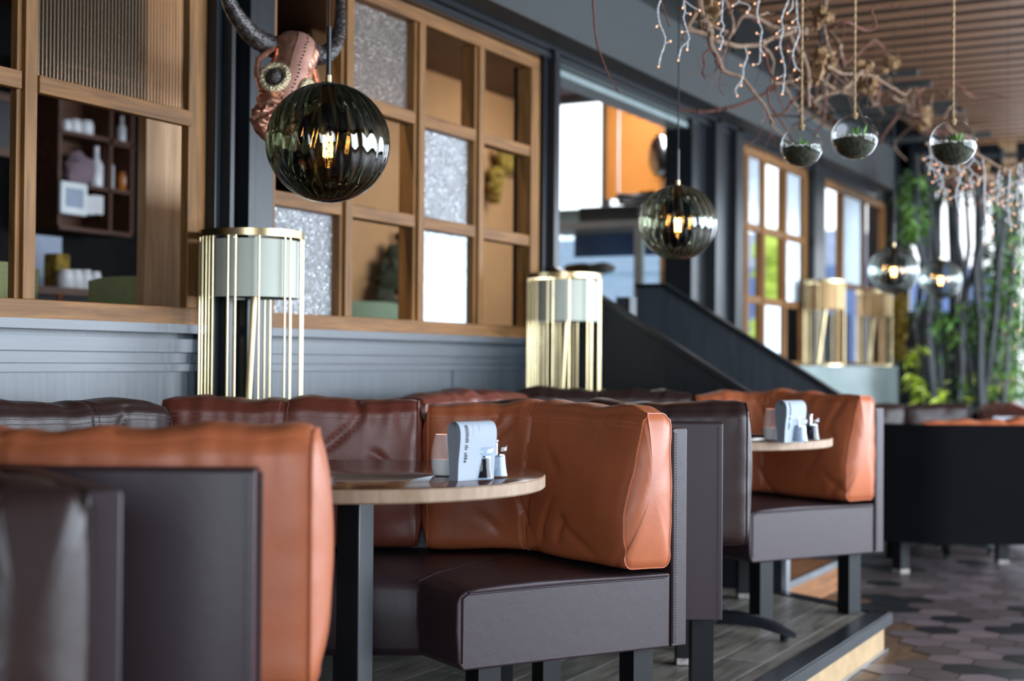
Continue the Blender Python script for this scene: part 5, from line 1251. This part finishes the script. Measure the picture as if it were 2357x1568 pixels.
for px, y0_, y1_, D in ((2165, 340, 440, 6.7), (2205, 346, 500, 6.7), (2265, 366, 560, 6.7), (2300, 388, 470, 6.7), (2322, 388, 530, 6.7), (2345, 377, 470, 6.7), (2352, 375, 760, 6.7), (2235, 352, 430, 6.7), (2140, 334, 400, 6.7)):
    P = [atD(px+rr.uniform(-6, 6), y0_+(y1_-y0_)*i/5, D) for i in range(6)]
    sds = [[P[i], P[i]+RT*rr.choice((-1, 1))*.022-Vector((0, 0, .012)), P[i]+RT*rr.choice((-1, 1))*.03-Vector((0, 0, .04))] for i in range(1, 5)]
    lights(None, sds, D, GF, 'fairy light strands at the right', P)
P = [atD(x, y, 6.7) for x, y in ((2130, 330), (2230, 350), (2300, 385), (2320, 388), (2357, 372), (2400, 360))]
branch(None, 0, .009, .009, 'thin level pale branch at the right edge carrying fairy lights', seed=300, twigs=2, origin_pts=P)
for q in (P[0], P[3]): o = MB().tube([q, Vector((q.x, q.y, 3.1))], .0008, 6).build('hanging_wire', M['black']); tag(o, 'hair thin wire holding up the level branch at the right, one of two', 'wire', 'wires of the level branch')

# small ceiling spotlight
sp_ = atD(1888, 268, 7.6); r = empty('ceiling_spotlight', sp_); tag(r, 'silver spotlight tube among the branches behind the left terrarium', 'spotlight')
d_ = (atD(1935, 312, 7.3)-atD(1842, 250, 7.8)); MB().tube([-d_*.5, d_*.5], .035, 20).build('housing', M['chrome'], r)
MB().tube([Vector((0, 0, 0)), Vector((0, 0, 3.0-sp_.z))], .01, 8).build('stem', M['steel'], r)
p = atu(1519, 358, EU-.05); o = MB().blob(p, .03, .10, .17, 20, 12).build('wall_light', M['chrome']); tag(o, 'round silver wall light at the edge of the orange blind', 'wall light')

# ------------------------------------------------------------------ bamboo
rb_ = random.Random(5)
bx = atD(2215, 900, 12.2); bam = empty('bamboo_plant', (bx.x, bx.y, LOW)); tag(bam, 'tall black stemmed bamboo clump with feathery green leaves before the far windows', 'bamboo')
MB().box(-.35, .35, -.75, .35, 0, .55).build('planter', M['steel'], bam, 0.01)
culms = []
for i in range(17):
    xb = 2120+180*(i/16)+rb_.uniform(-8, 8); xt = xb+rb_.uniform(-30, 50)*(1 if i % 3 else 1.6); D = 11.9+rb_.uniform(-.3, .1)
    a_ = atD(xb, 950, D)-Vector(bam.location); b_ = atD(xt, rb_.uniform(330, 420), D)-Vector(bam.location); a_.z = .5
    c_ = wobble(a_, b_, 10, .12, i); culms.append(c_); rr0 = rb_.uniform(.020, .036)
    vs_ = []
    MB().tube(c_, [rr0*(1-.03*k)*(1.12 if k % 2 else 1) for k in range(11)], 8).build('culm', M['culm'], bam)
def leaves(n, boxes, mt, name='foliage'):
    mb = MB()
    for q in range(n):
        x0, x1, y0, y1 = rb_.choice(boxes); c = atD(rb_.uniform(x0, x1), rb_.uniform(y0, y1), 12.1+rb_.uniform(-.5, .4))-Vector(bam.location)
        for k in range(5):
            d = Vector((rb_.uniform(-1, 1), rb_.uniform(-1, 1), rb_.uniform(-1.1, .15))).normalized()*rb_.uniform(.08, .16); s = d.cross(Vector((rb_.random(), rb_.random(), rb_.random()))).normalized()*.012
            b0 = c+Vector((rb_.uniform(-.03, .03), rb_.uniform(-.03, .03), rb_.uniform(-.03, .03))); mb.add([b0, b0+d*.4+s, b0+d, b0+d*.4-s], [(0, 1, 2, 3)])
    return mb.build(name, mt, bam)
leaves(460, [(2290, 2357, 450, 930), (2075, 2357, 395, 465), (2085, 2135, 420, 560), (2270, 2357, 430, 930), (2300, 2400, 400, 930), (2150, 2300, 720, 930), (2250, 2330, 560, 700), (2110, 2300, 700, 780)], M['leafd'])
leaves(330, [(2280, 2357, 600, 930), (2070, 2130, 400, 545), (2280, 2357, 440, 900), (2120, 2280, 690, 790), (2290, 2357, 500, 930)], M['leaf'])
leaves(60, [(2085, 2135, 790, 840), (2090, 2150, 865, 935), (2230, 2250, 850, 930), (2150, 2165, 880, 930), (2270, 2290, 850, 935)], M['leaflit'])
# moss column by the farthest lamp
mb = MB(); 
for q in range(24): p = atD(2070+rb_.uniform(-8, 8), 690+q*5.5, 12.9); mb.blob(p, .06, .06, .06, 7, 5, .4, 0, q)
o = mb.build('moss_art', M['mosswall']); tag(o, 'narrow olive moss column right of the farthest brass lamp', 'moss')
# white slatted blind at the right edge of the far wall
bw = empty('window_blind', (FU-.05, pz[2]-.3, 1.9)); tag(bw, 'white slatted blind at the far right edge beyond the bamboo', 'blind')
mb = MB(); z = atu(2350, 800, FU).z
while z < 1.75: mb.box(FU-.08, FU-.05, pz[2]-2.0, pz[2]-.02, z, z+.03); z += .075
kid(mb, 'slats', M['whiteframe'], bw)
